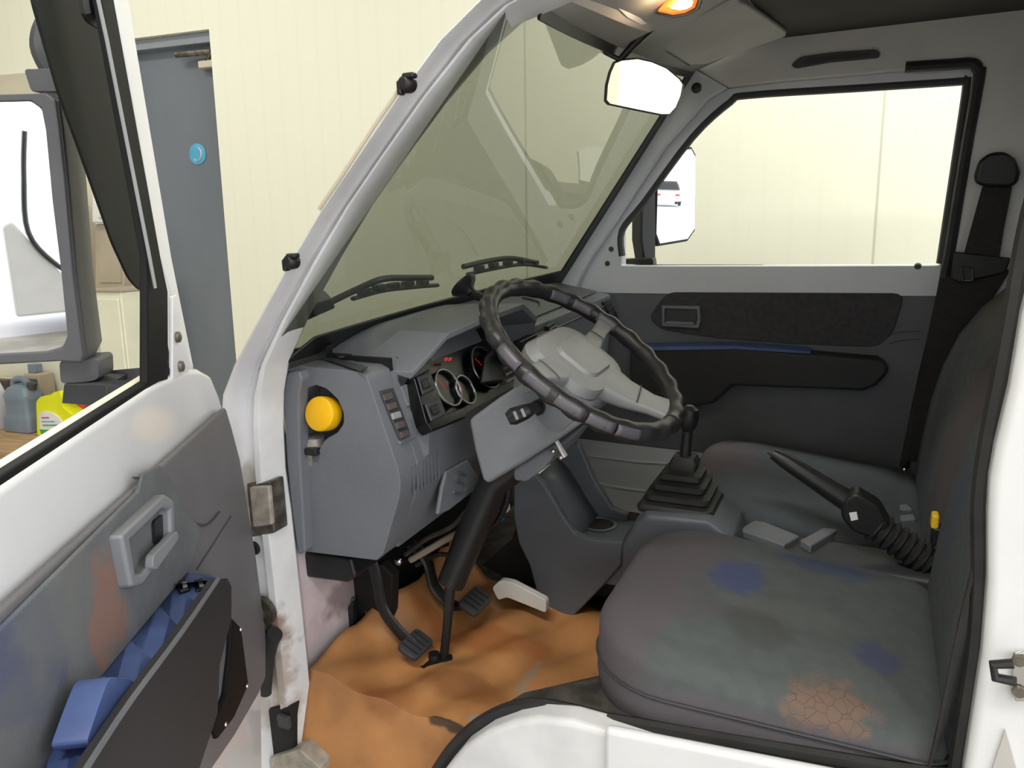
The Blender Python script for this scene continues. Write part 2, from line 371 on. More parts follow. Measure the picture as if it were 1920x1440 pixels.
# beige band and trunking along the wall, left of the door
tag(MB().slab(wq([(-120, 150), (150, 128), (150, 182), (-120, 205)], 0.03), (0, .03, 0)).build('trim_1', 'beige', T=WF, bevel=0.004), kind='structure')
zz = wl(165, 130)[2]
tk = MB().box((wl(163, 400)[0], -0.03, 1.5), (wl(178, 400)[0]-wl(150, 400)[0], 0.06, 3.0)).build('cable_trunking', 'beige', T=WF, bevel=0.006)
tag(tk, 'upright beige cable trunking on the wall beside the big door mirror', 'cable trunking')
p = wq([(172, 372), (212, 372), (212, 418), (172, 418)], 0.09)
t = thing('switch_box', 'small white switch box on the wall above the taupe panel', 'switch box', base=(0, 0, 0), frame=WF)
MB().slab(p, (0, .09, 0)).build('housing', 'stickerwhite', t, bevel=0.008)
cc = sum(p)/4; MB().box((cc[0], -0.095, cc[2]), (0.05, 0.012, 0.07)).build('rocker', 'cabinet', t, bevel=0.003)
p = wq([(178, 420), (232, 420), (232, 546), (178, 546)], 0.06)
t = thing('meter_panel', 'taupe meter panel on the wall above the off-white cabinet', 'panel', base=(0, 0, 0), frame=WF)
MB().slab(p, (0, .06, 0)).build('housing', 'taupe', t, bevel=0.006)
p2 = wq([(186, 440), (226, 440), (226, 530), (186, 530)], 0.066); MB().slab(p2, (0, .006, 0)).build('cover', 'taupe', t, bevel=0.002)
# cabinet standing on the floor, against the wall
ca, cb = wl(177, 545, 0.28), wl(226, 545, 0.28)
t = thing('storage_cabinet', 'off-white storage cabinet standing by the grey steel door', 'cabinet', base=(ca[0], 0, 0), frame=WF)
MB().box(((ca[0]+cb[0])/2, -0.145, ca[2]/2), (cb[0]-ca[0], 0.27, ca[2]-.01)).build('carcass', 'cabinet', t, bevel=0.006)
MB().box(((ca[0]+cb[0])/2, -0.288, ca[2]/2), (cb[0]-ca[0]-0.02, 0.014, ca[2]-0.08)).build('door', 'cabinet', t, bevel=0.004)
MB().box(((ca[0]+cb[0])/2, -0.145, ca[2]+.003), (cb[0]-ca[0]+.02, 0.29, 0.016)).build('top', 'taupe', t, bevel=0.003)
# bench with bottles
BZ = wl(50, 806, 0.22)[2]
bx0, bx1 = wl(-200, 800, .2)[0], wl(172, 800, .2)[0]
t = thing('low_bench', 'low bench with a brown board top along the cream wall', 'bench', base=(bx0, -.3, 0), frame=WF)
MB().box(((bx0+bx1)/2, -0.30, BZ-0.02), (bx1-bx0, 0.58, 0.04)).build('board', 'bench', t, bevel=0.004)
for xx in (bx0+.06, bx1-.06):
    for yy in (-.06, -.54): MB().box((xx, yy, (BZ-.04)/2), (0.06, 0.06, BZ-.04)).build('leg', 'taupe', t, bevel=0.004)
def onb(u, off): return wl(u, 806, off)[0]
PXM = abs(wl(60, 780, .22)[0]-wl(61, 780, .22)[0])           # metres per pixel there
# slate jug
x0 = onb(53, .22); wj, hj = 58*PXM*.85, abs(wl(53, 806, .22)[2]-wl(53, 706, .22)[2])*.93
t = thing('oil_jug', 'slate grey jug with a loop handle standing on the bench', 'jug', base=(x0, -.22, BZ), frame=WF)
b = MB(); rr = [rrect(wj*k/2, wj*k*.36, wj*.12, 4) for k in (.93, 1, 1, .92, .86, .86, .9, .72, .35)]
hh = [0, .02, .26, .34, .38, .62, .72, .86, .93]
b.loft([[(x0+px, -.22+py, BZ+h*hj) for px, py in r] for r, h in zip(rr, hh)]); b.build('body', 'jug', t)
b = MB().tube(smooth_path([(x0-wj*.30, -.22, BZ+hj*.80), (x0-wj*.28, -.22, BZ+hj*.98), (x0+wj*.05, -.22, BZ+hj*1.02), (x0+wj*.34, -.22, BZ+hj*.88)], 5), wj*.085, 8); b.build('handle', 'jug', t)
MB().disc((x0+wj*.34, -.22, BZ+hj*.84), (0.2, 0, 1), [(wj*.13, 0), (wj*.13, hj*.12), (wj*.11, hj*.13)], 14).build('cap', 'slot', t)
# lemon bottle
P = [(68, 806), (66, 742), (74, 733), (92, 730), (100, 724), (110, 722), (116, 736), (116, 752), (134, 766), (137, 806)]
L = [a*A3(1, 0, 1)+A3(0, -.30, 0) for a in wq(P, .30)]
zb = BZ-min(a[2] for a in L); L = [a+A3(0, 0, zb) for a in L]
t = thing('lemon_bottle', 'lemon yellow bottle with a white and green label on the bench', 'bottle', base=(L[0][0], -.26, BZ), frame=WF)
MB().slab(fillet(L, .012), (0, .10, 0)).build('body', 'lemon', t, bevel=0.02, seg=3)
cp = wl(118, 722, .30)+A3(0, .05, zb); MB().disc(cp-A3(.012, 0, .05), (0.25, 0, 1), [(.028, 0), (.026, .05), (.014, .075), (.012, .10)], 14).build('spout_cap', 'yellow', t)
lab = wq([(72, 765), (80, 760), (96, 762), (110, 772), (118, 786), (108, 792), (90, 795), (74, 794)], .304)
lb = MB().slab([a+A3(0, -.003, zb) for a in lab], (0, .006, 0)).build('label_panel', 'stickerwhite', t)
MB().slab([a+A3(0, -.004, zb) for a in wq([(74, 794), (90, 795), (108, 792), (118, 787), (112, 800), (78, 806)], .304)], (0, .005, 0)).build('label_band', 'green', t)
for uu, vv, ww, mm in ((78, 771, 14, 'red'), (78, 778, 24, 'bluesign'), (80, 785, 28, 'green')):
    MB().slab([a+A3(0, -.006, zb) for a in wq([(uu, vv), (uu+ww, vv), (uu+ww, vv+2.2), (uu, vv+2.2)], .304)], (0, .003, 0)).build('label_line', mm, lb)
# white jug, red can, brown cases
xw = onb(-22, .26); t = thing('white_bottle', 'white plastic bottle at the end of the bench', 'bottle', base=(xw, -.26, BZ), frame=WF)
MB().loft([[(xw+px, -.26+py, BZ+h) for px, py in rrect(k, k*.6, .02, 4)] for k, h in ((.10, 0), (.108, .02), (.108, .2), (.085, .27), (.04, .31))]).build('body', 'stickerwhite', t)
MB().disc((xw, -.26, BZ+.305), (0, 0, 1), [(.035, 0), (.035, .04), (.03, .045)], 14).build('cap', 'whiteplastic', t)
xr = onb(158, .16); t = thing('red_can', 'red can on the bench behind the mirror arm', 'can', base=(xr, -.16, BZ), frame=WF)
MB().loft([[(xr+px, -.16+py, BZ+h) for px, py in rrect(.085, .06, .02, 4)] for h in (0, .01, .17)]).build('body', 'red', t)
MB().tube([(xr-.05, -.16, BZ+.165), (xr-.04, -.16, BZ+.2), (xr+.04, -.16, BZ+.2), (xr+.05, -.16, BZ+.165)], .008, 8).build('handle', 'red', t)
xk = onb(22, .10); t = thing('carton', 'dark brown carton behind the slate jug on the bench', 'carton', base=(xk, -.1, BZ), frame=WF)
MB().box((xk, -.10, BZ+.13), (.15, .12, .26)).build('box', 'brownbox', t, bevel=.004); MB().box((xk, -.10, BZ+.263), (.15, .05, .005)).build('tape', 'beige', t)
xk = onb(86, .08); t = thing('tool_case', 'dark case with a slotted lid between jug and lemon bottle', 'case', base=(xk, -.08, BZ), frame=WF)
MB().box((xk, -.08, BZ+.15), (.12, .10, .30)).build('shell', 'taupe', t, bevel=.01); MB().box((xk, -.132, BZ+.25), (.09, .01, .045)).build('slot', 'brownbox', t, bevel=.003)
MB().box((xk-.02, -.08, BZ+.325), (.06, .05, .05)).build('lid', 'jug', t, bevel=.006)

# ================================================================ VAN CAB SHELL (van coordinates)
van = thing('van_cab', 'white van cab shell with its driver doorway standing open', 'van', base=(-.4, .6, .25))
def xz(p, y): return A3(p[0], y, p[2])
# near windscreen pillar with the door jamb below it, running on into the roof rail
PAIRS = [((478, 1540), (618, 1540)), ((466, 1440), (602, 1440)), ((450, 1280), (580, 1280)), ((438, 1150), (567, 1150)), ((428, 1040), (555, 1040)), ((422, 960), (546, 960)), ((416, 880), (535, 880)),
         ((414, 800), (531, 800)), ((418, 740), (532, 735)), ((440, 683), (541, 677)), ((480, 607), (580, 590)), ((533, 510), (640, 480)), ((597, 403), (700, 380)), ((660, 310), (765, 287)),
         ((740, 190), (844, 180)), ((820, 80), (928, 80)), ((885, 14), (995, 20)), ((935, -40), (1075, -14))]
rings = []; HINGE = []
for l, r in PAIRS:
    Lp, Rp = V(*l, y=.0), V(*r, y=.09); d = Rp-Lp
    f = lambda t, y: xz(Lp+d*t, y)
    rings.append([f(0, .0), f(.16, -.004), f(.30, .012), f(.36, .040), f(.60, .048), f(.66, .034), f(.84, .036), f(.93, .052), f(1, .09), xz(Rp+A3(-.030, 0, -.006), .128), xz(Lp+A3(-.02, 0, 0), .10)])
for x in (-.25, 0.05, .34):
    Lp, Rp = A3(x, 0, 1.84), A3(x, .09, 1.735); d = Rp-Lp; f = lambda t, y: A3(x, y, (Lp+d*t)[2])
    rings.append([f(0, .06), f(.16, .03), f(.30, .03), f(.36, .05), f(.60, .055), f(.66, .045), f(.84, .045), f(.93, .06), f(1, .09), A3(x, .17, 1.75), A3(x, .14, 1.83)])
nearp = MB().loft(rings).build('door_frame_pillar', 'jamb', van, bevel=.004)
# dark joint line and clips on the pillar
for (u, v) in ((760, 157), (543, 491)):
    c = V(u, v, y=-.005); b = MB(); b.disc(c, (-.2, -1, .1), [(.011, -.015), (.013, 0), (.009, .008)], 12); b.box(c+A3(.008, .0, .010), (.02, .014, .008)); b.box(c+A3(-.008, .0, -.005), (.008, .014, .02)); b.build('clip', 'black', nearp, bevel=.003)
b = MB(); b.tube(pxs([(598, 392), (640, 330), (700, 238), (757, 155)], -.004), .0035, 6); b.build('drip_moulding', 'beige', nearp)
# hinge pocket, check strap, grommet, lower hinge in the jamb
b = MB().slab(pxs([(452, 908), (505, 905), (514, 1000), (470, 1008)], .034), (0, .04, 0)); hg = b.build('door_hinge', 'steel', van, bevel=.003)
MB().slab(pxs([(466, 914), (503, 912), (509, 985), (474, 990)], .024), (0, .012, 0)).build('hinge_plate', 'rust', hg, bevel=.004)
b = MB(); b.disc(V(497, 1143, y=.03), (0, -1, 0), [(.03, 0), (.028, .01), (.012, .014), (.012, .03)], 16); b.tube(pxs([(490, 1150), (495, 1180), (488, 1200)], .02), .006, 8); b.build('door_check', 'steel', van)
b = MB(); b.tube(smooth_path(pxs([(516, 1188), (505, 1205), (500, 1240), (498, 1300)], .02), 4), [.016, .017, .018, .018, .018, .018, .017, .016, .015, .014, .013, .012, .012][:13], 12); b.build('wiring_grommet', 'rubber', van)
b = MB().slab(pxs([(500, 1330), (545, 1325), (552, 1410), (512, 1424)], .034), (0, .04, 0)); hg = b.build('door_hinge', 'void', van, bevel=.004)
MB().box(V(533, 1352, y=.028), (.03, .012, .03)).build('hinge_plate', 'slot', hg, bevel=.004)
b = MB(); b.slab(pxs([(505, 1423), (560, 1405), (600, 1440), (600, 1475), (510, 1475)], .02), (0, .1, 0)); b.build('jamb_foot', 'rust', van, bevel=.004)
b = MB(); b.disc(V(478, 1027, y=.035), (0, -1, 0), [(.014, 0), (.013, .006), (.006, .007)], 12); b.build('jamb_plug', 'void', van)
# windscreen
gA, gB, gC, gD = V(545, 664, y=.10), V(1046, 524, y=1.22), V(1010, -3, y=.10), V(1296, 128, y=1.22)
def gl(s, t, off=0.0):
    p = (gA*(1-s)+gB*s)*(1-t)+(gC*(1-s)+gD*s)*t
    p = p+A3(-.028*(1-(2*max(s,0)-1)**2), 0, 0.0); n = np.cross(gB-gA, gC-gA); n /= np.linalg.norm(n)
    return p+n*off
NN = np.cross(gB-gA, gC-gA); NN /= np.linalg.norm(NN)      # sign checked below
if NN[0] < 0: NN = -NN
b = MB(); b.loft([[gl(s, t)-NN*.004 for s in np.linspace(-.052, 1.03, 22)] for t in np.linspace(-.05, 1.03, 12)], closed=False)
b.build('windscreen', 'glass', van)
def gring(e, eb=None):
    eb = e if eb is None else eb
    out = []
    for s in np.linspace(e, 1-e, 14): out.append((s, eb))
    for t in np.linspace(eb, 1-e*1.2, 10)[1:]: out.append((1-e-(.05 if t > .93 else 0)*0, t))
    for s in np.linspace(1-e, e, 14)[1:]: out.append((s, 1-e*1.2))
    return out
go_, gi_ = gring(-.02), gring(.027, .062)
b = MB(); b.loft([[gl(*p)+NN*.004, gl(*q)+NN*.004, gl(*q)+NN*.010, gl(*p)+NN*.010] for p, q in zip(go_, gi_)]); b.build('windscreen_seal', 'black', van, bevel=.003)
# cowl outside, below the glass
b = MB(); b.slab([V(500, 700, y=.1)+A3(-.02, 0, -.06), V(1050, 535, y=1.22)+A3(-.02, 0, -.03), V(1050, 535, y=1.22)+A3(-.25, 0, -.10), V(500, 700, y=.1)+A3(-.25, 0, -.12)], (0, 0, -.04)); b.build('cowl', 'black', van, bevel=.005)
b = MB(); b.loft([[A3(-1.12, y, .95), A3(-1.26, y, .9), A3(-1.32, y, .3), A3(-1.1, y, .3)] for y in (.02, 1.34)]); b.build('nose_panel', 'white', van, bevel=.03, seg=3)
# header panel over the windscreen and headliner, roof skin
h0 = [gl(s, 1.0)+NN*.012 for s in np.linspace(0, 1, 9)]
b = MB(); b.loft([[p+A3(-.004, 0, 0) for p in h0], [A3(p[0]+.10, p[1], p[2]+.035) for p in h0], [A3(-.27, p[1], 1.792) for p in h0], [A3(-.27, p[1], 1.83) for p in h0], [p+A3(-.004, 0, .04) for p in h0]], closed=False); b.build('header_panel', 'visor', van, solid=.004)
b = MB(); b.slab([(-.27, .10, 1.795), (.75, .10, 1.795), (.75, 1.235, 1.795), (-.27, 1.235, 1.795)], (0, 0, .02)); b.build('headliner', 'headliner', van)
b = MB(); b.slab([(-.38, .06, 1.80), (-.2, .04, 1.83), (.75, .04, 1.84), (.75, 1.33, 1.84), (-.2, 1.33, 1.83), (-.38, 1.31, 1.80)], (0, 0, .03)); b.build('roof', 'white', van, bevel=.01)
# passenger side of the cab: pillar, roof rail and rear pillar
SEAM = [(1088, 521), (1108, 485), (1246, 276), (1328, 184), (1364, 163), (1450, 153), (1782, 124), (1822, 121), (1833, 127), (1836, 140), (1812, 290), (1767, 556), (1735, 700), (1700, 868)]
FY = 1.235
b = MB(); b.slab(pxs([(1040, 524), (1075, 470), (1232, 232), (1292, 138), (1302, 128), (1364, 163), (1328, 184), (1246, 276), (1108, 485), (1088, 521), (1076, 560), (1036, 560)], FY), (0, .08, 0))
fp = b.build('windscreen_pillar', 'body_grey', van, bevel=.008)
MB().disc(V(1306, 165, y=FY), (0, -1, 0), [(.014, 0), (.013, .006), (.006, .008)], 14).build('pillar_plug', 'black', fp)
top = pxs([(1302, 128), (1345, 108), (1481, 60), (1700, 38), (1920, 14)], FY)
poly = top+[A3(.75, FY, 1.80), A3(.75, FY, .30), A3(.15, FY, .30)]+pxs([SEAM[k] for k in range(13, 3, -1)], FY)
b = MB(); b.slab(poly, (0, .09, 0)); b.build('side_panel', 'inner_wall', van, bevel=.006)
b = MB(); b.slab([A3(.02, FY-.004, .30), A3(.62, FY-.004, .30), A3(.62, FY-.004, .70), A3(.12, FY-.004, .70)], (0, .01, 0)); b.build('pillar_trim', 'trim_grey', van)
b = MB(); b.tube(smooth_path([A3(p[0]-.003, FY-.004, p[2]) for p in pxs([(1700, 126), (1782, 121), (1824, 119), (1836, 130), (1838, 145), (1812, 292), (1768, 556), (1735, 700), (1698, 875)], FY)], 5), .013, 8); b.build('door_seal', 'rubber', van)
b = MB(); b.slab([A3(.45, .05, .35), A3(.80, .05, 1.8), A3(.80, 1.3, 1.8), A3(.45, 1.3, .35)], (.03, 0, 0)); b.build('rear_bulkhead', 'trim_grey', van)
# floor, firewall
b = MB(); b.box((-.45, .68, .405), (1.3, 1.11, .04)); b.build('floor_pan', 'dirty', van)
b = MB(); b.slab([A3(-1.045, .10, .42), A3(-1.045, .34, .42), A3(-1.045, .34, .90), A3(-1.045, .10, .90)], (-.02, 0, 0)); b.build('firewall', 'firewall', van)
b = MB(); b.slab([A3(-1.04, .30, .42), A3(-1.04, 1.235, .42), A3(-1.04, 1.235, 1.0), A3(-1.04, .30, 1.0)], (-.03, 0, 0)); b.build('firewall_shade_sheet', 'void', van)  # black sheet for the shade and black parts behind the pedals
# sill round the wheel arch and step plate
arch = [(808, 1480), (836, 1440), (868, 1402), (915, 1370), (965, 1352), (1010, 1346), (1070, 1353), (1139, 1373), (1300, 1420), (1400, 1455), (1400, 1520), (808, 1560)]
b = MB(); b.slab(pxs(arch, -.005), (0, .05, 0)); b.build('sill', 'jamb', van, bevel=.012, seg=3)
b = MB(); b.slab([V(1139, 1352, y=.0), V(1660, 1452, y=.0), V(1860, 1490, y=0), V(1860, 1620, y=0), V(1139, 1560, y=0)], (0, -.02, 0)); b.build('step_plate', 'white', van, bevel=.012, seg=3)
b = MB(); pth = smooth_path([V(u, v, y=.04) for u, v in ((812, 1462), (848, 1408), (895, 1362), (950, 1332), (1000, 1324), (1060, 1332), (1135, 1352))], 5); b.tube(pth, .014, 8); b.build('door_seal', 'rubber', van)
b = MB(); b.tube([V(1140, 1350, y=.035), V(1400, 1395, y=.035), V(1660, 1440, y=.035), V(1800, 1460, y=.035)], .012, 8); b.build('door_seal', 'rubber', van)
b = MB(); fs = pxs([(830, 1440), (900, 1366), (960, 1330), (1030, 1320), (1140, 1345), (1200, 1350), (1200, 1560), (830, 1560)], .045); b.loft([fs, [p+A3(0, .05, 0) for p in fs], [A3(p[0]+.10 if p[0] < -.45 else p[0], .24, p[2]-.03) for p in fs]]); b.build('wheel_arch_box', 'dirty', van, bevel=.015, seg=3)
b = MB(); b.slab([A3(-1.06, .045, .14), A3(.62, .045, .14), A3(.62, .045, .50), A3(-.58, .045, .50), A3(-.64, .045, .40), A3(-.72, .045, .25), A3(-1.06, .045, .25)], (0, .03, 0)); b.build('lower_body', 'jamb', van, bevel=.01)
# near rear pillar of the doorway
e = [(2010, 200), (1948, 470), (1918, 589), (1895, 728), (1868, 839), (1857, 900), (1853, 967), (1853, 1092), (1842, 1230), (1808, 1450), (1800, 1560)]
pe = pxs(e, .0); poly = [A3(pe[0][0], 0, 1.86), *pe, A3(.62, 0, pe[-1][2]), A3(.62, 0, 1.86)]
b = MB(); b.slab(poly, (0, .05, 0)); b.build('rear_pillar', 'white', van, bevel=.012, seg=3)
b = MB(); b.tube(smooth_path(pxs([(1990, 200), (1936, 400), (1914, 511), (1901, 589), (1880, 700), (1858, 811), (1844, 900), (1840, 960), (1840, 1092), (1829, 1230), (1796, 1440), (1788, 1540)], .035), 4), .012, 8); b.build('door_seal', 'rubber', van)
b = MB(); ps = pxs([(1960, 250), (1894, 511), (1882, 589), (1864, 689), (1847, 811), (1829, 950), (1829, 1092), (1816, 1230), (1786, 1440), (1776, 1560)], .06)
b.loft([[p+A3(.0, 0, 0), p+A3(.05, .06, 0), p+A3(.09, .06, 0), p+A3(.07, 0, 0)] for p in ps]); b.build('pillar_trim', 'slot', van)
c = V(1905, 1262, y=-.004); st = MB(); st.slab(pxs([(1898, 1222), (1925, 1215), (1925, 1312), (1902, 1312), (1893, 1285)], -.002), (0, -.006, 0)); st = st.build('door_striker', 'chrome', van, bevel=.003)
MB().tube(pxs([(1905, 1278), (1866, 1270), (1862, 1246), (1900, 1244)], -.03), .006, 8).build('striker_loop', 'black', st)
for vv in (1238, 1296): MB().disc(V(1910, vv, y=-.009), (0, -1, 0), [(.008, 0), (.007, .004)], 10).build('screw', 'steel', st)
b = MB(); b.slab(pxs([(1884, 1366), (1905, 1440), (1905, 1475), (1848, 1475)], -.001), (0, -.003, 0)); b.build('grey_patch', 'visor', van)  # thin grey triangular patch low on the pillar
# underside of the roof: grab handle over the passenger window
gh = [(1483, 122), (1500, 106), (1560, 98), (1640, 92), (1650, 98), (1648, 108), (1560, 116), (1492, 128)]
g = MB().slab(fillet(pxs(gh, FY-.012), .01), (0, .012, 0)).build('grab_handle', 'slot', van, bevel=.006)
MB().slab(fillet(pxs([(1500, 118), (1512, 111), (1560, 105), (1628, 99), (1630, 105), (1560, 112), (1508, 122)], FY-.016), .006), (0, .006, 0)).build('handle_recess', 'black', g, bevel=.002)

# ================================================================ DRIVER DOOR, swung open (door coordinates: s from hinge to free edge, m inward, z up)
TH = math.radians(59); HNG = A3(-1.05, 0, 0)
DS = A3(math.cos(TH), -math.sin(TH), 0); DI = A3(math.sin(TH), math.cos(TH), 0)
def toD(q): q = q-HNG; return A3(q@DS, q@DI, q[2])
def D(u, v, m=0.0): return toD(VP(u, v, HNG+DI*m, DI))
def DX(u, v, s): return toD(VP(u, v, HNG+DS*s, DS))
def Dq(px, m=0.0): return [D(u, v, m) for u, v in px]
DM = LEAN@Matrix.Translation(Vector(HNG))@Matrix.Rotation(-TH, 4, 'Z')
dd = thing('driver_door', 'open white driver door with grey trim, seen from inside', 'van door', local=DM)
front = Dq([(345, 692), (375, 690), (397, 703), (413, 742), (432, 815), (448, 900), (470, 1040), (490, 1190), (491, 1280), (493, 1440), (505, 1620)])
front = fillet(front[:2], .001)[:0]+front
poly = front+[A3(.95, 0, front[-1][2]), A3(.95, 0, 1.195), A3(.36, 0, 1.195)]
b = MB(); b.slab(poly, (0, -.036, 0)); b.build('door_shell', 'white', dd, bevel=.012, seg=3)
b = MB(); b.slab([A3(.24, -.019, 1.186), A3(.96, -.019, 1.186), A3(.96, -.019, 1.198), A3(.24, -.019, 1.198)], (0, -.016, 0)); b.build('belt_moulding', 'cream', dd, bevel=.004)
b = MB(); b.slab([A3(.20, -.004, 1.188), A3(.955, -.004, 1.188), A3(.955, -.004, 1.199), A3(.20, -.004, 1.199)], (0, -.015, 0)); b.build('belt_seal', 'run', dd, bevel=.003)
wf = Dq([(130, -500), (217, 0), (300, 480), (322, 553), (345, 694), (366, 694), (345, 590), (323, 480), (243, 0), (157, -500)], -.012)
b = MB(); b.slab(wf, (0, -.02, 0)); b.build('window_frame', 'white', dd, bevel=.006)
b = MB(); b.slab(Dq([(100, -500), (190, 0), (277, 480), (277, 722), (317, 712), (316, 547), (302, 480), (215, 0), (130, -500)], -.002), (0, -.012, 0)); b.build('window_channel', 'run', dd, bevel=.004)
b = MB(); b.tube(Dq([(158, -120), (200, 73), (280, 480), (291, 540)], .002), .0036, 6, flat=.6); b.build('channel_lip', 'grey_line', dd)
b = MB(); b.slab(fillet(Dq([(40, -200), (62, 0), (78, 55), (110, 168), (168, 330), (212, 455), (243, 522), (262, 543), (277, 546), (288, 540), (276, 470), (190, 0), (150, -200)], -.088), .012), (0, -.004, 0)); b.build('rain_deflector', 'deflector', dd)
b = MB(); b.tube(smooth_path(Dq([(160, -20), (164, 22), (182, 40), (206, 52)], -.03), 4), .009, 8); b.build('run_clip', 'black', dd)
tr = MB().slab(Dq([(316, 556), (316, 712), (334, 704), (351, 692), (324, 553)], -.006), (0, .006, 0)).build('corner_bracket', 'white', dd, bevel=.002)
for u, v in ((332, 632), (338, 687)): MB().disc(D(u, v, .001), (0, 1, 0), [(.0085, 0), (.008, .004), (.004, .006)], 12, up=(0, 0, 1)).build('bolt', 'steel', tr)
# trim card and fabric insert
card = Dq([(413, 764), (424, 800), (440, 860), (470, 1040), (489, 1190), (489, 1272), (476, 1302), (430, 1380), (380, 1452), (340, 1560)], .004)
zt = .5*(card[0][2]+D(0, 1082, .004)[2])
cpoly = card+[A3(.95, .004, card[-1][2]), A3(.95, .004, zt+.006)]
b = MB(); b.slab(cpoly, (0, .010, 0)); b.build('trim_card', 'doorcard', dd, bevel=.006)
ins = Dq([(258, 888), (292, 872), (316, 905), (346, 966), (372, 990), (352, 1060), (330, 1092), (165, 1290), (120, 1420), (60, 1560)], .014)
fab = mat('worn_door_fabric', (104, 106, 110), 0.92, var=0.05, vscale=30, bump=0.4, bscale=500,
    blobs=[(D(200, 1150, .02), (.045, .05, .065), (146, 100, 80), .6, 26, ''), (D(45, 1225, .02), (.075, .05, .085), (74, 78, 108), .75, 22, ''),
           (D(110, 1130, .02), (.07, .05, .07), (108, 110, 108), .6, 24, ''), (D(60, 1380, .02), (.06, .05, .08), (100, 100, 100), .5, 24, '')])
ipoly = ins+[A3(.95, .014, ins[-1][2]), A3(.95, .014, zt-.008), A3(ins[0][0]+.02, .014, zt-.008)]
b = MB(); b.slab(ipoly, (0, .006, 0)); b.build('fabric_insert', fab, dd, bevel=.003)
b = MB(); b.tube(smooth_path(Dq([(250, 896), (318, 905), (346, 966), (385, 985), (412, 960)], .016), 4), .0018, 5); b.tube(Dq([(432, 968), (368, 1068)], .014), .0018, 5); b.build('trim_seam', 'slot', dd)
# handle
ho = Dq([(229, 1004), (311, 926), (328, 938), (331, 1016), (268, 1098), (248, 1102)], .034); hi = Dq([(246, 1012), (306, 952), (320, 956), (322, 1008), (270, 1074), (256, 1076)], .034)
hb = MB().ring_slab(ho, hi, (0, -.022, 0)).build('handle_bezel', 'mirrorhouse', dd, bevel=.005); hb.data.materials[0] = mat('silver_grey_plastic', (134, 136, 142), .4)
MB().slab(hi, (0, .003, 0)).build('handle_cup', 'doorcard', hb).location = (0, -.018, 0)
MB().slab(fillet(Dq([(283, 978), (318, 950), (320, 985), (286, 1022)], .02), .006), (0, .004, 0)).build('handle_hollow', 'black', hb)
MB().slab(fillet(Dq([(272, 1042), (318, 996), (321, 1010), (278, 1070), (270, 1068)], .03), .006), (0, .010, 0)).build('handle_lever', 'grey_line', hb, bevel=.004).data.materials[0] = hb.data.materials[0]
# armrest with blue top, switches, pull cup and black pocket panel
fe = [(414, 1090), (406, 1084), (374, 1131), (342, 1183), (295, 1245), (249, 1308), (208, 1368), (167, 1432), (110, 1530)]
be = [(400, 1081), (352, 1073), (324, 1102), (296, 1133), (240, 1198), (187, 1261), (140, 1330), (95, 1400), (40, 1490)]
FE, BE = Dq(fe, .066), Dq(be, .014)
b = MB(); b.loft([[q for q in BE], [q for q in FE], [q+A3(0, 0, -.05) for q in FE], [q+A3(0, 0, -.05) for q in BE]], closed=False, loop=True); b.loft([[q*(1-k)+p*k for q, p in zip(BE, FE)] for k in (0, .5, 1)], closed=False); ar = b.build('armrest', 'blue', dd)
def ontop(u, v, k=.5): 
    P_ = BE[1]; N_ = np.cross(FE[3]-BE[3], BE[5]-BE[2]); N_ /= np.linalg.norm(N_); N_ = N_ if N_[2] > 0 else -N_
    d = ray(u, v); o = toD(EYE); d = A3(d@DS, d@DI, d[2]); return o+d*(((BE[3]-o)@N_)/(d@N_)), N_
for (u, v) in ((344, 1104), (375, 1103)):
    pos, N_ = ontop(u, v); s_ = MB().slab([ontop(u+a, v+c)[0]-N_*.002 for a, c in ((-12, -8), (8, -13), (13, 8), (-8, 13))], N_*.009).build('window_switch', 'switch', ar, bevel=.003)
    MB().slab([ontop(u+a, v+c)[0]+N_*.007 for a, c in ((-3, 0), (5, -2), (7, 6), (-1, 8))], N_*.002).build('switch_mark', 'grey_line', s_)
MB().slab(fillet(Dq([(205, 1268), (243, 1272), (256, 1281), (250, 1298), (227, 1339), (172, 1404), (162, 1392), (186, 1320)], .064), .010), (0, -.030, .0)).build('pull_cup', 'blue', ar, bevel=.006, seg=3)
pk = Dq([(408, 1086), (426, 1084), (434, 1100), (434, 1160), (412, 1246), (408, 1338), (374, 1440), (330, 1560), (70, 1590), (167, 1434), (249, 1310), (342, 1185)], .078)
b = MB(); b.slab(pk, (0, -.012, 0)); b.slab(Dq([(426, 1086), (434, 1100), (434, 1160), (412, 1246), (408, 1338), (374, 1440), (330, 1560)], .076)+[q+A3(0, -.06, 0) for q in Dq([(330, 1560), (374, 1440), (408, 1338), (412, 1246), (434, 1160), (434, 1100), (426, 1086)], .076)], (-.004, 0, 0)) if 0 else None
side_ = Dq([(410, 1086), (426, 1084), (434, 1100), (434, 1160), (412, 1246), (408, 1338), (374, 1440), (330, 1560)], .078)
b.loft([side_, [q+A3(.004, -.064, 0) for q in side_]], closed=False); b.build('map_pocket', 'pocket', dd)
b = MB(); b.tube(smooth_path(Dq([(409, 1086), (342, 1184), (249, 1309), (167, 1433), (110, 1530)], .079), 3), .003, 6); b.build('pocket_edge', 'trim_grey', dd)
b = MB(); b.slab(Dq([(436, 1158), (453, 1176), (467, 1285), (440, 1346), (410, 1386), (401, 1360), (424, 1300), (432, 1230)], .022), (0, -.010, 0)); sp = b.build('speaker_grille', 'run', dd, bevel=.004)
for u, v in ((451, 1180), (463, 1286), (423, 1358)): MB().disc(D(u, v, .023), (0, 1, 0), [(.004, 0), (.003, .002)], 8).build('screw', 'chrome', sp)
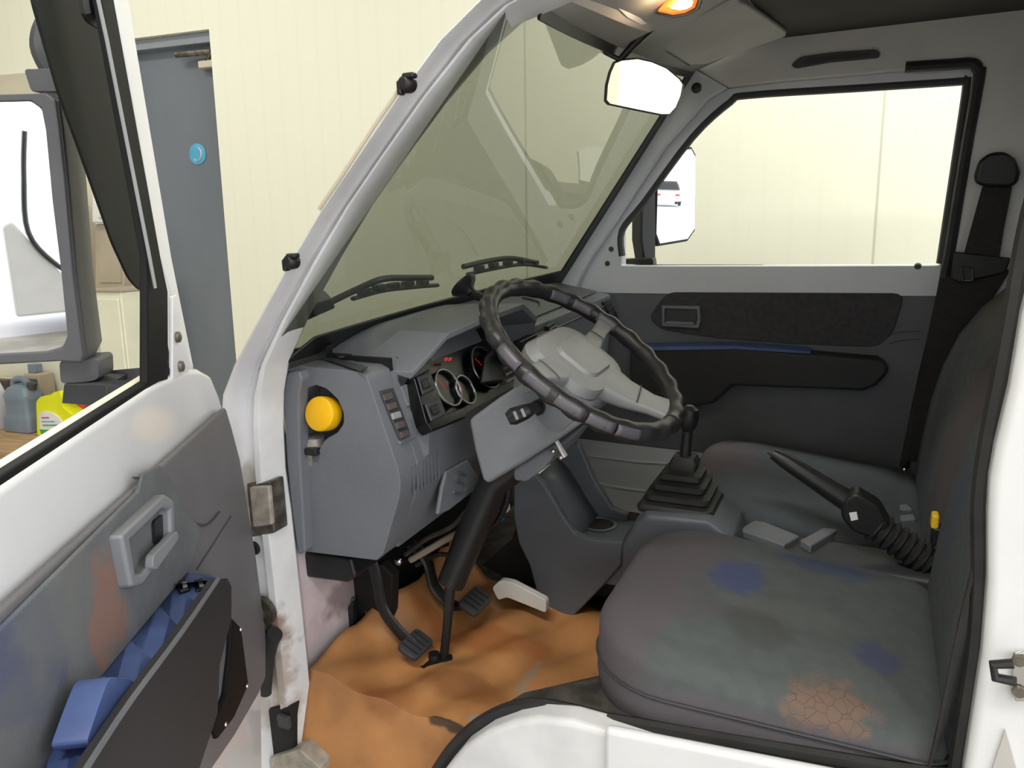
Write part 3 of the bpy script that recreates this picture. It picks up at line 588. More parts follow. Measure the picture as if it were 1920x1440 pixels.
# big door mirror on its arm outside
S0, S1 = .16, .06
def dxs(px, s): return [DX(u, v, s) for u, v in px]
ro = dxs([(88, 174), (104, 186), (111, 237), (121, 333), (137, 517), (157, 668), (152, 680), (110, 678)], S0)
leftm = -.36; fo = ro+[A3(S0, leftm, ro[-1][2]), A3(S0, leftm, ro[0][2])]
gi = dxs([(55, 189), (76, 204), (84, 245), (97, 380), (112, 500), (125, 628), (116, 650), (85, 659)], S0)
fi = gi+[A3(S0, leftm+.02, gi[-1][2]), A3(S0, leftm+.02, gi[0][2])]
b = MB(); b.ring_slab(fo, fi, (-.012, 0, 0)); back = [A3(S1, p[1]-.01 if p[1] > leftm+.05 else p[1]+.03, (p[2]-1.38)*.95+1.38) for p in fo]
b.loft([[p+A3(-.012, 0, 0) for p in fo], [A3(.11, (p[1]+.25)*1.0-.25, p[2]) for p in fo], back]); mh = b.build('mirror_housing', 'mirrorhouse', dd, bevel=.004)
MB().slab(fi, (.002, 0, 0)).build('mirror_glass', 'mirror', mh).location = (-.008, 0, 0)
b = MB(); b.slab(fillet(dxs([(44, 129), (116, 128), (120, 172), (58, 172)], .13), .006), (-.05, 0, 0)); b.build('mirror_clamp', 'mirrorhouse', dd, bevel=.005)
b = MB(); b.slab(fillet(dxs([(110, 677), (184, 672), (186, 712), (160, 718), (113, 720)], .14), .008), (-.06, 0, 0)); b.build('mirror_clamp', 'mirrorhouse', dd, bevel=.008)
b = MB(); b.tube(smooth_path([DX(95, 140, .10), DX(72, 90, .10), DX(85, 40, .08), DX(130, 10, .05)], 5), .012, 8); b.build('mirror_stay', 'slot', dd)
pE = dxs([(120, 721), (200, 722), (197, 757), (172, 760), (116, 756)], .15); m1 = -.03
b = MB(); b.loft([[p for p in pE], [A3(p[0]-.0, m1, p[2]*.6+.4*1.18-.004) for p in pE], [A3(p[0]-.08, m1, p[2]*.6+.4*1.18) for p in pE], [p+A3(-.09, 0, 0) for p in pE]], loop=True, caps=False); b.slab(pE, (-.09, 0, 0)); b.build('mirror_arm', 'mirrorhouse', dd, bevel=.006)

# ================================================================ PASSENGER DOOR
PY = 1.28
pd = thing('passenger_door', 'closed passenger door across the cab with charcoal trim', 'van door', base=(-.3, PY, .3))
oo = [(1092, 522), (1110, 487), (1248, 278), (1330, 187), (1366, 166), (1450, 155), (1782, 126), (1820, 123), (1832, 134), (1808, 300), (1765, 556), (1440, 553), (1140, 550), (1086, 545)]
ii = [(1165, 480), (1165, 430), (1208, 376), (1298, 255), (1369, 189), (1402, 176), (1785, 152), (1808, 150), (1814, 155), (1793, 300), (1762, 498), (1440, 499), (1200, 499), (1165, 498)]
b = MB(); b.ring_slab(pxs(oo, PY-.012), pxs(ii, PY-.012), (0, .05, 0)); b.build('window_frame', 'body_grey', pd, bevel=.006)
b = MB(); b.tube(smooth_path([V(u, v, y=PY-.004) for u, v in ((1166, 480), (1166, 432), (1208, 378), (1298, 257), (1369, 191), (1402, 178), (1600, 165), (1785, 153), (1808, 151), (1814, 157), (1793, 300), (1764, 494))], 4), .011, 8); b.build('glass_run', 'slot', pd)
b = MB(); b.slab(pxs(ii, PY+.02), (0, .004, 0)); b.build('window_glass', 'side_glass', pd)
b = MB(); b.box((V(1460, 499, y=PY)+A3(0, .03, -.002)), (.84, .02, .006)); b.build('belt_seal', 'black', pd)
MB().disc(V(1721, 499, y=PY-.012), (0, -1, 0), [(.009, 0), (.006, .008)], 12).build('lock_knob', 'black', pd)
for u, v in ((1146, 467), (1139, 494)): MB().disc(V(u, v, y=PY-.013), (0, -1, 0), [(.008, 0), (.007, .004), (.003, .005)], 12).build('bolt', 'slot', pd)
b = MB(); b.slab(pxs([(1076, 552), (1140, 548), (1440, 551), (1757, 554), (1735, 700), (1690, 900), (1500, 870), (1320, 850), (1074, 822), (1060, 700)], PY-.008), (0, .03, 0)); b.build('trim_card', 'trim_grey', pd, bevel=.006)
b = MB(); b.slab([V(1060, 815, y=PY-.002), V(1320, 845, y=PY-.002), A3(.13, PY-.002, .62), A3(.13, PY-.002, .33), A3(-.95, PY-.002, .33)], (0, .05, 0)); b.build('lower_shell', 'body_grey', pd, bevel=.006)
b = MB(); b.tube(pxs([(1100, 900), (1150, 912), (1220, 922)], PY-.006), .004, 6); b.tube(pxs([(1085, 852), (1200, 866), (1320, 872)], PY-.006), .004, 6); b.build('shell_crease', 'body_grey', pd)
b = MB(); b.slab(fillet(pxs([(1254, 548), (1697, 550), (1675, 625), (1645, 651), (1479, 645), (1335, 633), (1240, 618), (1216, 598), (1233, 570)], PY-.016), .03, 5), (0, .010, 0)); b.build('fabric_insert', 'trim_dark', pd, bevel=.003)
b = MB(); b.slab(pxs([(1180, 652), (1378, 650), (1645, 673), (1662, 684), (1666, 698), (1642, 724), (1618, 734), (1374, 724), (1338, 757), (1307, 763), (1180, 764)], PY-.060), (0, .055, 0)); b.build('map_pocket', 'pocket', pd, bevel=.012, seg=3)
b = MB(); b.slab([V(u, v, y=yy) for u, v, yy in ((1180, 650, PY-.058), (1378, 648, PY-.058), (1520, 659, PY-.058), (1520, 664, PY-.066), (1378, 655, PY-.066), (1180, 658, PY-.066))], (0, .05, .003)); b.build('armrest_strip', 'blue', pd, bevel=.002)
for zz in (0, 1): 
    b = MB(); b.tube(smooth_path(pxs([(1668, 628+zz*16), (1690, 622+zz*16), (1725, 621+zz*15)], PY-.010), 4), .004, 6, flat=.5); b.build('card_fold', 'trim_grey', pd)
hb = MB().ring_slab(pxs([(1240, 573), (1312, 574), (1314, 602), (1310, 616), (1241, 612)], PY-.030), pxs([(1246, 579), (1306, 581), (1307, 600), (1304, 609), (1246, 606)], PY-.030), (0, .016, 0)).build('handle_bezel', 'dash', pd, bevel=.003)
MB().slab(pxs([(1246, 579), (1306, 581), (1306, 608), (1246, 606)], PY-.018), (0, .003, 0)).build('handle_cup', 'slot', hb)
MB().slab(pxs([(1248, 602), (1300, 604), (1300, 611), (1246, 608)], PY-.032), (0, .010, 0)).build('handle_lever', 'dash', hb, bevel=.003)
# its mirror outside the glass
XM = -.585
PMC = V(1265, 370, y=1.47); PMN = A3(1.27, -.93, -.02)/np.linalg.norm((1.27, -.93, -.02))
def mx(px, o=0.0): return [VP(u, v, PMC+PMN*o, PMN) for u, v in px]
go = mx([(1262, 282), (1296, 277), (1304, 292), (1303, 430), (1289, 450), (1236, 459), (1229, 440), (1232, 330)])
cen = sum(go)/len(go)
b = MB(); b.loft([[cen+(p-cen)*1.03 for p in go], [cen+(p-cen)*1.05+-PMN*.03 for p in go], [cen+(p-cen)*.8-PMN*.08 for p in go]]); mh = b.build('mirror_housing', 'black', pd, bevel=.004)
mg = MB().slab([cen+(p-cen)*.97 for p in go], PMN*.002).build('mirror_glass', 'mirror', mh)
b = MB(); b.slab(mx([(1203, 350), (1230, 330), (1230, 492), (1208, 488), (1202, 450)], .006), -PMN*.05); b.build('mirror_bar', 'black', mh, bevel=.006)
b = MB(); b.tube(mx([(1215, 470), (1216, 496)], -.02), .014, 8); b.slab(pxs([(1166, 486), (1224, 484), (1226, 499), (1166, 499)], PY+.05), (0, .04, 0)); b.build('mirror_arm', 'black', pd, bevel=.004)

# ================================================================ DASHBOARD
dash = thing('dashboard', 'grey plastic dashboard with hooded instrument cluster', 'dashboard', base=(-.9, .6, .74))
f1, f2, fb = (-.777, .932), (-.778, .884), (-.836, .742)
def st(y, W, Mid, E, lip, rt, rb, f1=f1, f2=f2, fb=fb, F0=(-1.03, .74)): return [A3(x, y, z) for x, z in (F0, W, Mid, E, lip, rt, rb, f1, f2, fb)]
def e2(u, v, y): p = V(u, v, y=y); return (p[0], p[2])
eA, eB, eC = e2(774, 698, .235), e2(842, 624, .285), e2(900, 598, .345); eD = (eC[0], eC[1]+.002)
lipd = lambda e: (e[0]-.004, e[1]-.014)
ST = [st(.19, (-1.01, 1.118), (-.92, 1.122), (-.836, 1.114), (-.834, 1.108), (-.822, 1.07), (-.795, .99)),
      st(.215, (-1.005, 1.125), (-.91, 1.122), (-.828, 1.104), (-.825, 1.098), (-.819, 1.06), (-.79, .985)),
      st(.235, (-1.0, 1.14), (-.89, 1.135), eA, lipd(eA), (-.845, 1.09), (-.770, .985)),
      st(.285, (-.99, 1.155), (-.86, 1.17), eB, lipd(eB), (-.845, 1.13), (-.765, .982)),
      st(.345, (-.985, 1.165), (-.86, 1.185), eC, lipd(eC), (-.845, 1.14), (-.765, .98)),
      st(.56, (-.97, 1.172), (-.86, 1.185), eD, lipd(eD), (-.845, 1.14), (-.765, .98)),
      st(.62, (-.965, 1.172), (-.86, 1.165), (-.70, 1.15), (-.705, 1.138), (-.84, 1.12), (-.765, .98)),
      st(.65, (-.96, 1.17), (-.86, 1.150), (-.722, 1.124), (-.722, 1.118), (-.745, 1.06), (-.745, .985), (-.735, .93), (-.735, .88), (-.79, .76)),
      st(.95, (-.94, 1.17), (-.84, 1.150), (-.720, 1.124), (-.720, 1.118), (-.722, 1.06), (-.722, .985), (-.725, .93), (-.725, .88), (-.79, .76)),
      st(1.21, (-.93, 1.165), (-.83, 1.150), (-.716, 1.128), (-.715, 1.122), (-.715, 1.06), (-.72, .985), (-.725, .93), (-.725, .88), (-.79, .76))]
b = MB(); b.loft(ST); b.build('dash_body', 'dash', dash, bevel=.008, seg=2, angle=25)
# end panel with the reservoir opening
CEN = np.array([603., 785.])
def polar(cen, outer, hole, extra=40):
    def ang(p): return math.atan2(p[1]-cen[1], p[0]-cen[0])
    A = sorted(set([round(a, 5) for a in np.linspace(-math.pi, math.pi, extra, endpoint=False)]+[round(ang(p), 5) for p in outer]))
    def hit(poly, a):
        d = np.array([math.cos(a), math.sin(a)]); best = None
        for i in range(len(poly)):
            p, q = np.array(poly[i])-cen, np.array(poly[(i+1) % len(poly)])-cen; e = q-p; den = d[0]*e[1]-d[1]*e[0]
            if abs(den) < 1e-9: continue
            t = (p[0]*e[1]-p[1]*e[0])/den; s = (p[0]*d[1]-p[1]*d[0])/den
            if t > 0 and -1e-6 <= s <= 1+1e-6: best = t if best is None else min(best, t)
        return cen+d*best
    return [hit(outer, a) for a in A], [hit(hole, a) for a in A]
outer = [(542, 693), (560, 686), (672, 697), (688, 706), (746, 880), (751, 905), (748, 935), (718, 1040), (706, 1051), (568, 1034), (560, 1020), (540, 860)]
hole = [(562, 748), (575, 728), (592, 722), (614, 730), (634, 750), (644, 775), (644, 795), (632, 812), (612, 822), (602, 836), (596, 855), (566, 853), (561, 835)]
po, ph = polar(CEN, outer, hole)
b = MB(); b.ring_slab(pxs(po, .128), pxs(ph, .128), (0, .075, 0)); b.build('end_panel', 'dash', dash, bevel=.006, angle=50)
b = MB(); b.box((-.93, .205, .98), (.20, .01, .30)); b.build('recess_shade_sheet', 'void', dash)  # black sheet that puts the shade of the opening into colour
b = MB(); b.slab(pxs([(529, 735), (538, 700), (560, 696), (566, 712), (560, 740), (562, 860), (572, 1036), (558, 1042), (546, 960), (536, 860)], .104), (0, .03, 0)); b.build('end_strip', 'dash2', dash, bevel=.005)
b = MB(); b.slab(pxs([(560, 1034), (657, 1048), (667, 1084), (650, 1094), (567, 1083)], .15), (0, .12, 0)); b.build('under_box', 'black', dash, bevel=.008)
b = MB(); b.slab(pxs([(530, 700), (545, 655), (612, 648), (612, 690), (540, 740)], .185), (0, .02, 0)); b.build('corner_filler', 'black', dash)
# top slot and defroster grille
b = MB(); b.slab([V(u, v, z=1.1235) for u, v in ((592, 669), (604, 667), (690, 690), (676, 697))], (0, 0, .003)); b.build('defroster_slot', 'slot', dash, bevel=.001)
b = MB(); b.slab([V(u, v, z=1.127) for u, v in ((606, 660), (668, 640), (660, 668), (636, 672))], (0, 0, .003)); b.build('defroster_slot', 'slot', dash, bevel=.001)
# switch column on the sloping face
FP, FN = A3(-.839, .13, 1.116), A3(.184, 0, .062)/np.linalg.norm((.184, 0, .062))
def fq(px, off=.004): return [VP(u, v, FP+FN*off, FN) for u, v in px]
b = MB(); b.slab(fq([(709, 722), (772, 701), (806, 800), (804, 812), (752, 834)], .004), -FN*.01); sw = b.build('switch_panel', 'dash2', dash, bevel=.003)
b = MB(); b.slab(fq([(713, 733), (738, 726), (768, 806), (768, 818), (752, 826)], .008), -FN*.006); b.build('button_strip', 'slot', sw, bevel=.002)
for k in range(5):
    t = k/4.; u0, v0 = 727+t*32, 744+t*70
    MB().slab(fq([(u0-8, v0-4), (u0+8, v0-9), (u0+12, v0+3), (u0-4, v0+8)], .012), -FN*.006).build('push_button', 'taupe' if k != 2 else 'grey_line', sw, bevel=.002).data.materials[0] = M['brownbox'] if k != 2 else M['grey_line']
b = MB(); b.slab(fq([(752, 724), (768, 718), (778, 755), (766, 762)], .010), -FN*.008); b.slab(fq([(772, 772), (786, 766), (796, 800), (784, 808)], .010), -FN*.008); b.build('blank_cover', 'dash', sw, bevel=.002)
for k in range(8):
    yl = .172+.0135*k; MB().tube([A3(-.776, yl, .928), A3(-.777, yl, .872)], .002, 5).build('vent_louvre', 'console', dash)
b = MB(); b.slab([V(u, v, x=-.774) for u, v in ((838, 884), (878, 862), (906, 908), (842, 958), (822, 966), (830, 915))], (-.01, 0, 0)); lp = b.build('lower_panel', 'dash2', dash, bevel=.004); lp.data.materials[0] = M['dash']
b = MB(); b.tube(smooth_path([V(u, v, x=-.772) for u, v in ((873, 891), (864, 887), (855, 893), (857, 903), (868, 907), (871, 917), (862, 925), (850, 923))], 4), .004, 8, flat=.8); b.build('emblem', 'console', lp)
# instrument cluster: black panel, switch tiles, gauges
KP, KN = A3(-.80, .3, 1.05), A3(.155, 0, .08)/np.linalg.norm((.155, 0, .08))
def kq(px, off=0.0): return [VP(u, v, KP+KN*off, KN) for u, v in px]
b = MB(); b.slab([A3(-.838, .24, 1.125), A3(-.838, .60, 1.125), A3(-.764, .60, .982), A3(-.764, .24, .982)], A3(-.02, 0, -.01)); b.build('cluster_backing', 'gloss_black', dash)
b = MB(); b.slab(kq([(777, 708), (806, 692), (838, 776), (872, 762), (876, 782), (812, 808), (800, 792)], .02), -KN*.03); cz = b.build('cluster_bezel', 'gloss_black', dash, bevel=.003)
for P_, in (([(783, 706), (806, 697), (818, 730), (793, 741)],), ([(798, 756), (824, 746), (836, 778), (810, 790)],)):
    MB().slab(kq(P_, .026), -KN*.006).build('square_switch', 'slot', cz, bevel=.003)
    c = np.array(P_).mean(0); MB().slab(kq([tuple(c+(np.array(p)-c)*.5) for p in P_], .030), -KN*.004).build('switch_face', 'black', cz, bevel=.002)
for (u, v, r) in ((838, 728, .040), (870, 732, .032), (908, 690, .05)):
    c = VP(u, v, KP+KN*.012, KN); g_ = MB().disc(c, KN, [(r, -.02), (r, .004), (r*.9, .002), (r*.88, -.004), (.01, -.004)], 32, up=(0, 1, 0)).build('gauge', 'gloss_black', dash)
    a1 = np.cross(KN, A3(0, 1, 0)); MB().tube([c+KN*.004+r*(math.cos(q)*A3(0, 1, 0)+math.sin(q)*a1) for q in np.linspace(0, 2*math.pi, 36, endpoint=False)], .0028, 6, loop=True).build('gauge_rim', 'rim_metal', g_)
    MB().tube([c+KN*.0, c+KN*.0+r*.7*(A3(0, -.5, 0)+a1*.8)], .0008, 5).build('needle', 'red_led', g_)
for u in (832, 840): MB().slab(kq([(u, 672), (u+6, 670), (u+6, 676), (u, 678)], .016), KN*.002).build('red_readout', 'red_led', dash)
b = MB(); b.loft([[VP(u, v, KP+KN*o, KN) for u, v in ((898, 722), (906, 668), (922, 650), (938, 664), (946, 718))] for o in (.015, .035)]); b.build('gauge_cowl', 'black', dash, bevel=.008)
for k in range(3): MB().slab(kq([(944+k*2, 690+k*12), (966+k*2, 678+k*12), (967+k*2, 682+k*12), (945+k*2, 694+k*12)], .02), KN*.004).build('control_bar', 'taupe', dash)
# centre and passenger face: radio, vents, tray lip
b = MB(); b.slab([V(u, v, x=-.716) for u, v in ((976, 640), (1022, 618), (1030, 652), (1000, 668), (980, 660))], (-.02, 0, 0)); rd = b.build('radio_panel', 'black', dash, bevel=.003)
MB().box(V(1006, 652, x=-.712), (.01, .02, .012)).build('radio_knob', 'grey_line', rd, bevel=.002)
for P_ in ([(1027, 612), (1040, 604), (1056, 640), (1044, 648)], [(1131, 566), (1142, 559), (1160, 596), (1150, 604)]):
    b = MB(); b.slab([V(u, v, x=-.710) for u, v in P_], (-.01, 0, 0)); vt = b.build('air_vent', 'slot', dash, bevel=.002)
    for k in range(3):
        a = [np.array(P_[0])*(1-t)+np.array(P_[3])*t for t in ((k+.6)/3.4,)][0]; c = [np.array(P_[1])*(1-t)+np.array(P_[2])*t for t in ((k+.6)/3.4,)][0]
        MB().tube([V(*a, x=-.708), V(*c, x=-.708)], .0025, 5).build('vent_slat', 'black', vt)
b = MB(); b.tube([A3(-.714, .64, 1.10), A3(-.712, 1.21, 1.102)], .004, 6); b.build('tray_groove', 'slot', dash)
b = MB(); b.slab([A3(-.90, .72, 1.162), A3(-.75, .72, 1.132), A3(-.75, 1.19, 1.136), A3(-.90, 1.19, 1.164)], (0, 0, .004)); b.build('tray_mat', 'console', dash, bevel=.002)
b = MB(); b.tube(smooth_path([A3(-.80, .66, 1.15), A3(-.77, .70, 1.14), A3(-.78, .80, 1.14), A3(-.80, .86, 1.15), A3(-.85, .87, 1.16)], 5), .0025, 6)
tag(b.build('charging_cable', 'cord'), 'thin black cable lying on the dash top behind the steering wheel', 'cable')

# ================================================================ SMALL THINGS ROUND THE DASH
c = V(600, 776, y=.122)
t = thing('fluid_reservoir', 'fluid reservoir with a yellow cap in the dashboard end panel opening', 'reservoir', base=V(595, 850, y=.15))
MB().disc(c, (0, -1, .25), [(.033, -.026), (.034, 0), (.033, .004), (.029, .006)], 32).build('cap', 'yellow', t, bevel=.0015)
bq = V(590, 828, y=.150); b = MB(); b.disc(bq+A3(0, 0, -.075), (0, 0, 1), [(.018, 0), (.019, .03), (.023, .032), (.024, .07), (.020, .085)], 20); b.build('tank', 'tank', t)
b = MB(); b.box(V(587, 846, y=.125), (.028, .02, .014)); b.build('level_clamp', 'black', t, bevel=.003)

# steering column with shroud, stalk, key
col = thing('steering_column', 'grey steering column cover below the steering wheel', 'steering column', base=V(835, 1250, y=.28))
sh = [(877, 788), (932, 748), (987, 712), (1035, 716), (1098, 774), (1088, 796), (1043, 828), (985, 866), (912, 910), (903, 900), (888, 845)]
b = MB(); P0 = pxs(sh, .25); CS = sum(P0)/len(P0)
b.loft([[xz(CS+(p-CS)*k, y) for p in P0] for y, k in ((.25, 1), (.40, 1.0), (.53, .96))]); b.build('shroud', 'dash', col, bevel=.010, seg=3).data.materials[0] = mat('column_cover_plastic', (122, 124, 130), .48, var=.03, bump=.2, bscale=700)
b = MB(); b.slab(fillet(pxs([(975, 738), (1030, 728), (1092, 776), (1046, 814), (1020, 800)], .2485), .012), (0, .004, 0)); b.build('stalk_panel', 'dash', col, bevel=.0015)
b = MB(); P1 = pxs([(960, 880), (1040, 830), (1052, 838), (1020, 880), (985, 905), (962, 902)], .30); b.loft([[xz(p, y) for p in P1] for y in (.30, .48)]); b.build('lower_cover', 'dash2', col, bevel=.012, seg=3)
b = MB(); b.slab(fillet(pxs([(994, 755), (1016, 745), (1024, 762), (1020, 776), (1006, 782)], .247), .005), (0, .01, 0)); b.build('stalk_gaiter', 'black', col, bevel=.002)
b = MB(); b.tube([V(1008, 764, y=.247), V(1000, 765, y=.22), V(985, 772, y=.19), V(962, 781, y=.175), V(952, 786, y=.17)], [.009, .010, .014, .016, .011], 14); sk = b.build('indicator_stalk', 'black', col)
for k in range(2): 
    MB().tube([V(964+k*14, 772-k*5, y=.163), V(970+k*14, 786-k*5, y=.166)], .003, 6).build('stalk_mark', 'grey_line', sk)
b = MB(); b.tube([V(985, 860, y=.40), V(925, 905, y=.38), V(880, 1010, y=.35), V(845, 1095, y=.32)], [.034, .034, .034, .030], 16); b.build('column_tube', 'black', col)
b = MB(); b.tube([V(845, 1090, y=.31), V(838, 1180, y=.29), V(831, 1246, y=.28)], [.012, .010, .010], 10); b.disc(V(815, 1240, y=.27), (0, 0, 1), [(.046, -.03), (.040, .006), (.014, .010), (.012, .02)], 18); b.build('lower_shaft', 'black', col)
t = thing('key_bunch', 'bright key hanging from the ignition under the steering column', 'keys', base=V(1050, 855, y=.46))
MB().tube([V(1043, 826, y=.285), V(1060, 856, y=.285)], [.006, .0085], 8, flat=.5).build('key', 'whiteplastic', t)
for u, v in ((1037, 846), (1052, 858)): MB().ball(V(u, v, y=.285), .0055, 6).build('key_tag', 'chrome', t)

# steering wheel
WC = A3(-.498, .375, 1.12); ti = math.radians(53.9); ro = math.radians(-3.2)
WN = A3(math.cos(ti)*math.cos(ro), math.sin(ro), math.sin(ti)*math.cos(ro)); WA = np.cross(A3(0, 1, 0), WN); WA /= np.linalg.norm(WA); WB = np.cross(WN, WA)
WR = .209
def wp(ang, r, h=0.0): return WC+r*(math.cos(ang)*WA+math.sin(ang)*WB)+WN*h       # angle 0 = towards the driver
sw_ = thing('steering_wheel', 'steering wheel with a ribbed black grip cover and grey hub', 'steering wheel', base=WC-WN*.1)
K = 144; b = MB()
b.tube([wp(q, WR+.0015*math.cos(q*26)) for q in np.linspace(0, 2*math.pi, K, endpoint=False)], [.0175+.0016*math.cos(q*26) for q in np.linspace(0, 2*math.pi, K, endpoint=False)], 14, loop=True)
rm = b.build('rim', 'rim', sw_)
for deg in (-108, -90, -73, -57, -42, 100, 118, 135):
    q0 = math.radians(deg); h = math.radians(6.8); out = []
    face = math.radians(205) if deg < 0 else math.radians(165)
    b = MB()
    for q in np.linspace(q0-h, q0+h, 7):
        cq = wp(q, WR); er = (math.cos(q)*WA+math.sin(q)*WB); row = []
        inner = deg > 0
        for a in np.linspace(-.55, .55, 6):
            # on the outer flank facing the doorway for the near side, inner flank for the far side
            aa = (math.radians(20) if not inner else math.radians(158))+a
            d = math.cos(aa)*er+math.sin(aa)*WN; row.append(cq+d*.0190)
        out.append(row)
    b.loft(out, closed=False); b.build('grip_inlay', 'inlay', rm, solid=.0025)
def wrect(cx, cy, hx, hy, r, h): return [WC+WA*x+WB*y+WN*h for x, y in rrect(hx, hy, r, 6, cx, cy)]
b = MB(); b.loft([wrect(-.02, 0, .060, .075, .04, -.12), wrect(-.02, 0, .075, .090, .045, -.07), wrect(-.01, 0, .085, .105, .05, -.028), wrect(-.005, 0, .078, .098, .05, -.010), wrect(0, 0, .055, .072, .04, -.004), wrect(0, 0, .02, .03, .015, -.002)])
hu = b.build('hub', 'wheelhub', sw_)
b = MB(); b.loft([wrect(.0, 0, .050, .060, .03, -.004), wrect(.0, 0, .046, .056, .03, .003), wrect(0, 0, .03, .04, .02, .006)]); b.build('horn_pad', 'wheelhub', hu)
for q, wdt in ((math.radians(14), .052), (math.radians(-97), .036), (math.radians(100), .026)):
    rr_ = []
    tq = -math.sin(q)*WA+math.cos(q)*WB
    for r, w_, h, th in ((.05, wdt*1.15, -.025, .02), (.11, wdt*.85, -.022, .014), (.16, wdt*.62, -.012, .010), (.198, wdt*.72, -.002, .008)):
        c = wp(q, r, h); rr_.append([c+tq*x+WN*y for x, y in rrect(w_, th, th*.7, 4)])
    b = MB(); b.loft(rr_); sp = b.build('spoke', 'wheelhub', sw_)
    b = MB(); c = wp(q, .13, -.018); b.tube([c-tq*wdt*.74+WN*.012, c-tq*wdt*.4+WN*.0145, c+tq*wdt*.4+WN*.0145, c+tq*wdt*.74+WN*.012], .0014, 5); b.build('spoke_seam', 'slot', sp)

# suction mount on the windscreen
def onglass(u, v, off): 
    p = VP(u, v, gA-NN*.006, NN); return p+NN*off
t = thing('suction_mount', 'black suction cup phone mount stuck to the windscreen', 'phone mount', base=onglass(868, 560, .02))
c = VP(866, 531, gA, NN)+NN*.0
MB().disc(c, NN, [(.034, .002), (.036, .006), (.030, .014), (.016, .024), (.012, .034)], 26, up=(0, 1, 0)).build('suction_cup', 'black', t)
MB().tube([c+NN*(.03+0*k)+A3(0, .0, 0)*k for k in (0, 1)][:1]+[c+NN*.045+A3(.01, .02, -.005), c+NN*.06+A3(.02, .05, -.02)], [.012, .011, .010], 10).build('ball_arm', 'black', t)
b = MB(); b.box(c+NN*.062+A3(.02, .055, -.022), (.03, .035, .02)); b.build('cradle_clip', 'black', t, bevel=.004)
# wipers outside the glass
def wg(u, v, off=-.055): return VP(u, v, gA, NN)+NN*off
def wiper(label, arm, blade, box):
    t = thing('windscreen_wiper', label, 'wiper', base=wg(*arm[0]))
    MB().tube(smooth_path([wg(*p) for p in arm], 4), .007, 8).build('arm', 'black', t)
    MB().tube(smooth_path([wg(*p, -.045) for p in blade], 4), .008, 8, flat=.6).build('blade', 'rubber', t)
    for k in np.linspace(.15, .85, 5):
        i = int(k*(len(blade)-1)); a = np.array(blade[i])*(1-(k*(len(blade)-1)-i))+np.array(blade[min(i+1, len(blade)-1)])*(k*(len(blade)-1)-i)
        MB().box(wg(a[0], a[1]-4, -.05), (.02, .03, .012)).build('blade_clip', 'black', t, bevel=.003)
    if box: MB().slab([wg(u, v, -.05) for u, v in box], -NN*.03).build('pivot_cover', 'slot', t, bevel=.006)
wiper('wiper on the driver side, lying along the bottom of the windscreen', [(652, 604), (705, 577), (750, 558), (800, 554), (838, 552)], [(688, 590), (740, 574), (790, 566), (842, 560)], [(572, 622), (654, 596), (660, 612), (600, 640), (566, 645)])
wiper('wiper on the passenger side, beyond the suction mount', [(896, 530), (940, 518), (985, 511), (1030, 517)], [(900, 538), (950, 526), (1000, 517), (1042, 521)], None)

# interior mirror, lamp, visors
def near(p, k): return EYE+(p-EYE)*k
t = thing('interior_mirror', 'interior rear view mirror on a black arm below the header', 'mirror', base=V(1240, 30, y=.60))
mp_ = [(1152, 118), (1165, 113), (1195, 110), (1222, 116), (1250, 128), (1274, 148), (1281, 158), (1277, 180), (1268, 202), (1256, 215), (1240, 215), (1195, 206), (1142, 195), (1136, 188), (1138, 160), (1144, 136)]
MC = V(1208, 163, y=.62); MN = EYE-MC; MN /= np.linalg.norm(MN); MN = MN+A3(.14, -.05, .02); MN /= np.linalg.norm(MN)
mo = [VP(u, v, MC, MN) for u, v in mp_]; cc = sum(mo)/len(mo)
b = MB(); b.loft([[cc+(p-cc)*1.0 for p in mo], [cc+(p-cc)*1.05-MN*.008 for p in mo], [cc+(p-cc)*.98-MN*.025 for p in mo], [cc+(p-cc)*.7-MN*.04 for p in mo]]); mh = b.build('mirror_shell', 'black', t)
MB().slab([cc+(p-cc)*.975+MN*.001 for p in mo], MN*.002).build('mirror_glass', mat('wall_tinted_mirror_silver', (238, 235, 218), .02, 1.0, var=0), t)  # silver tinted warm, so the cream wall's reflection is in the colour
b = MB(); a0, a1 = V(1240, 30, y=.60), VP(1158, 116, MC-MN*.012, MN); b.tube([a0, a0*.6+a1*.4, a1*.8+a0*.2, a1], [.014, .010, .007, .006], 10); b.box(a0, (.03, .05, .02)); b.build('mirror_arm', 'black', t)
b = MB(); b.tube([VP(1127, 94, MC, MN), VP(1162, 112, MC-MN*.01, MN)], .005, 8); b.build('mirror_tab', 'black', t)
t = thing('dome_lamp', 'lit amber and white dome lamp glowing on the header', 'lamp', base=V(1270, 12, y=.5))
LQ = [(1234, 22), (1248, 6), (1272, -8), (1300, -12), (1308, 0), (1303, 14), (1285, 24), (1262, 28)]
LP = [near(V(u, v, y=.50), .965) for u, v in LQ]; lc = sum(LP)/len(LP)
nn = np.cross(LP[2]-LP[0], LP[5]-LP[0]); nn /= np.linalg.norm(nn); nn = nn if nn[2] < 0 else -nn
b = MB(); b.loft([LP, [lc+(p-lc)*.92+nn*.012 for p in LP], [lc+(p-lc)*.55+nn*.018 for p in LP]]); b.build('lens_edge', 'lampedge', t)
lw = near(V(1282, 9, y=.50), .95); b = MB(); b.loft([[lw+(p-lc)*k+nn*h for p in LP] for k, h in ((.55, .0), (.50, .012), (.25, .016))]); b.build('lens', 'lamp', t)
b = MB(); b.slab([lc+(p-lc)*1.18-nn*.006 for p in LP], -nn*.008); b.build('base_plate', 'slot', t)
lamp = bpy.data.lights.new('dome_bulb', 'POINT'); lamp.energy = 0.4; lamp.color = (1, .72, .42); lamp.shadow_soft_size = .02
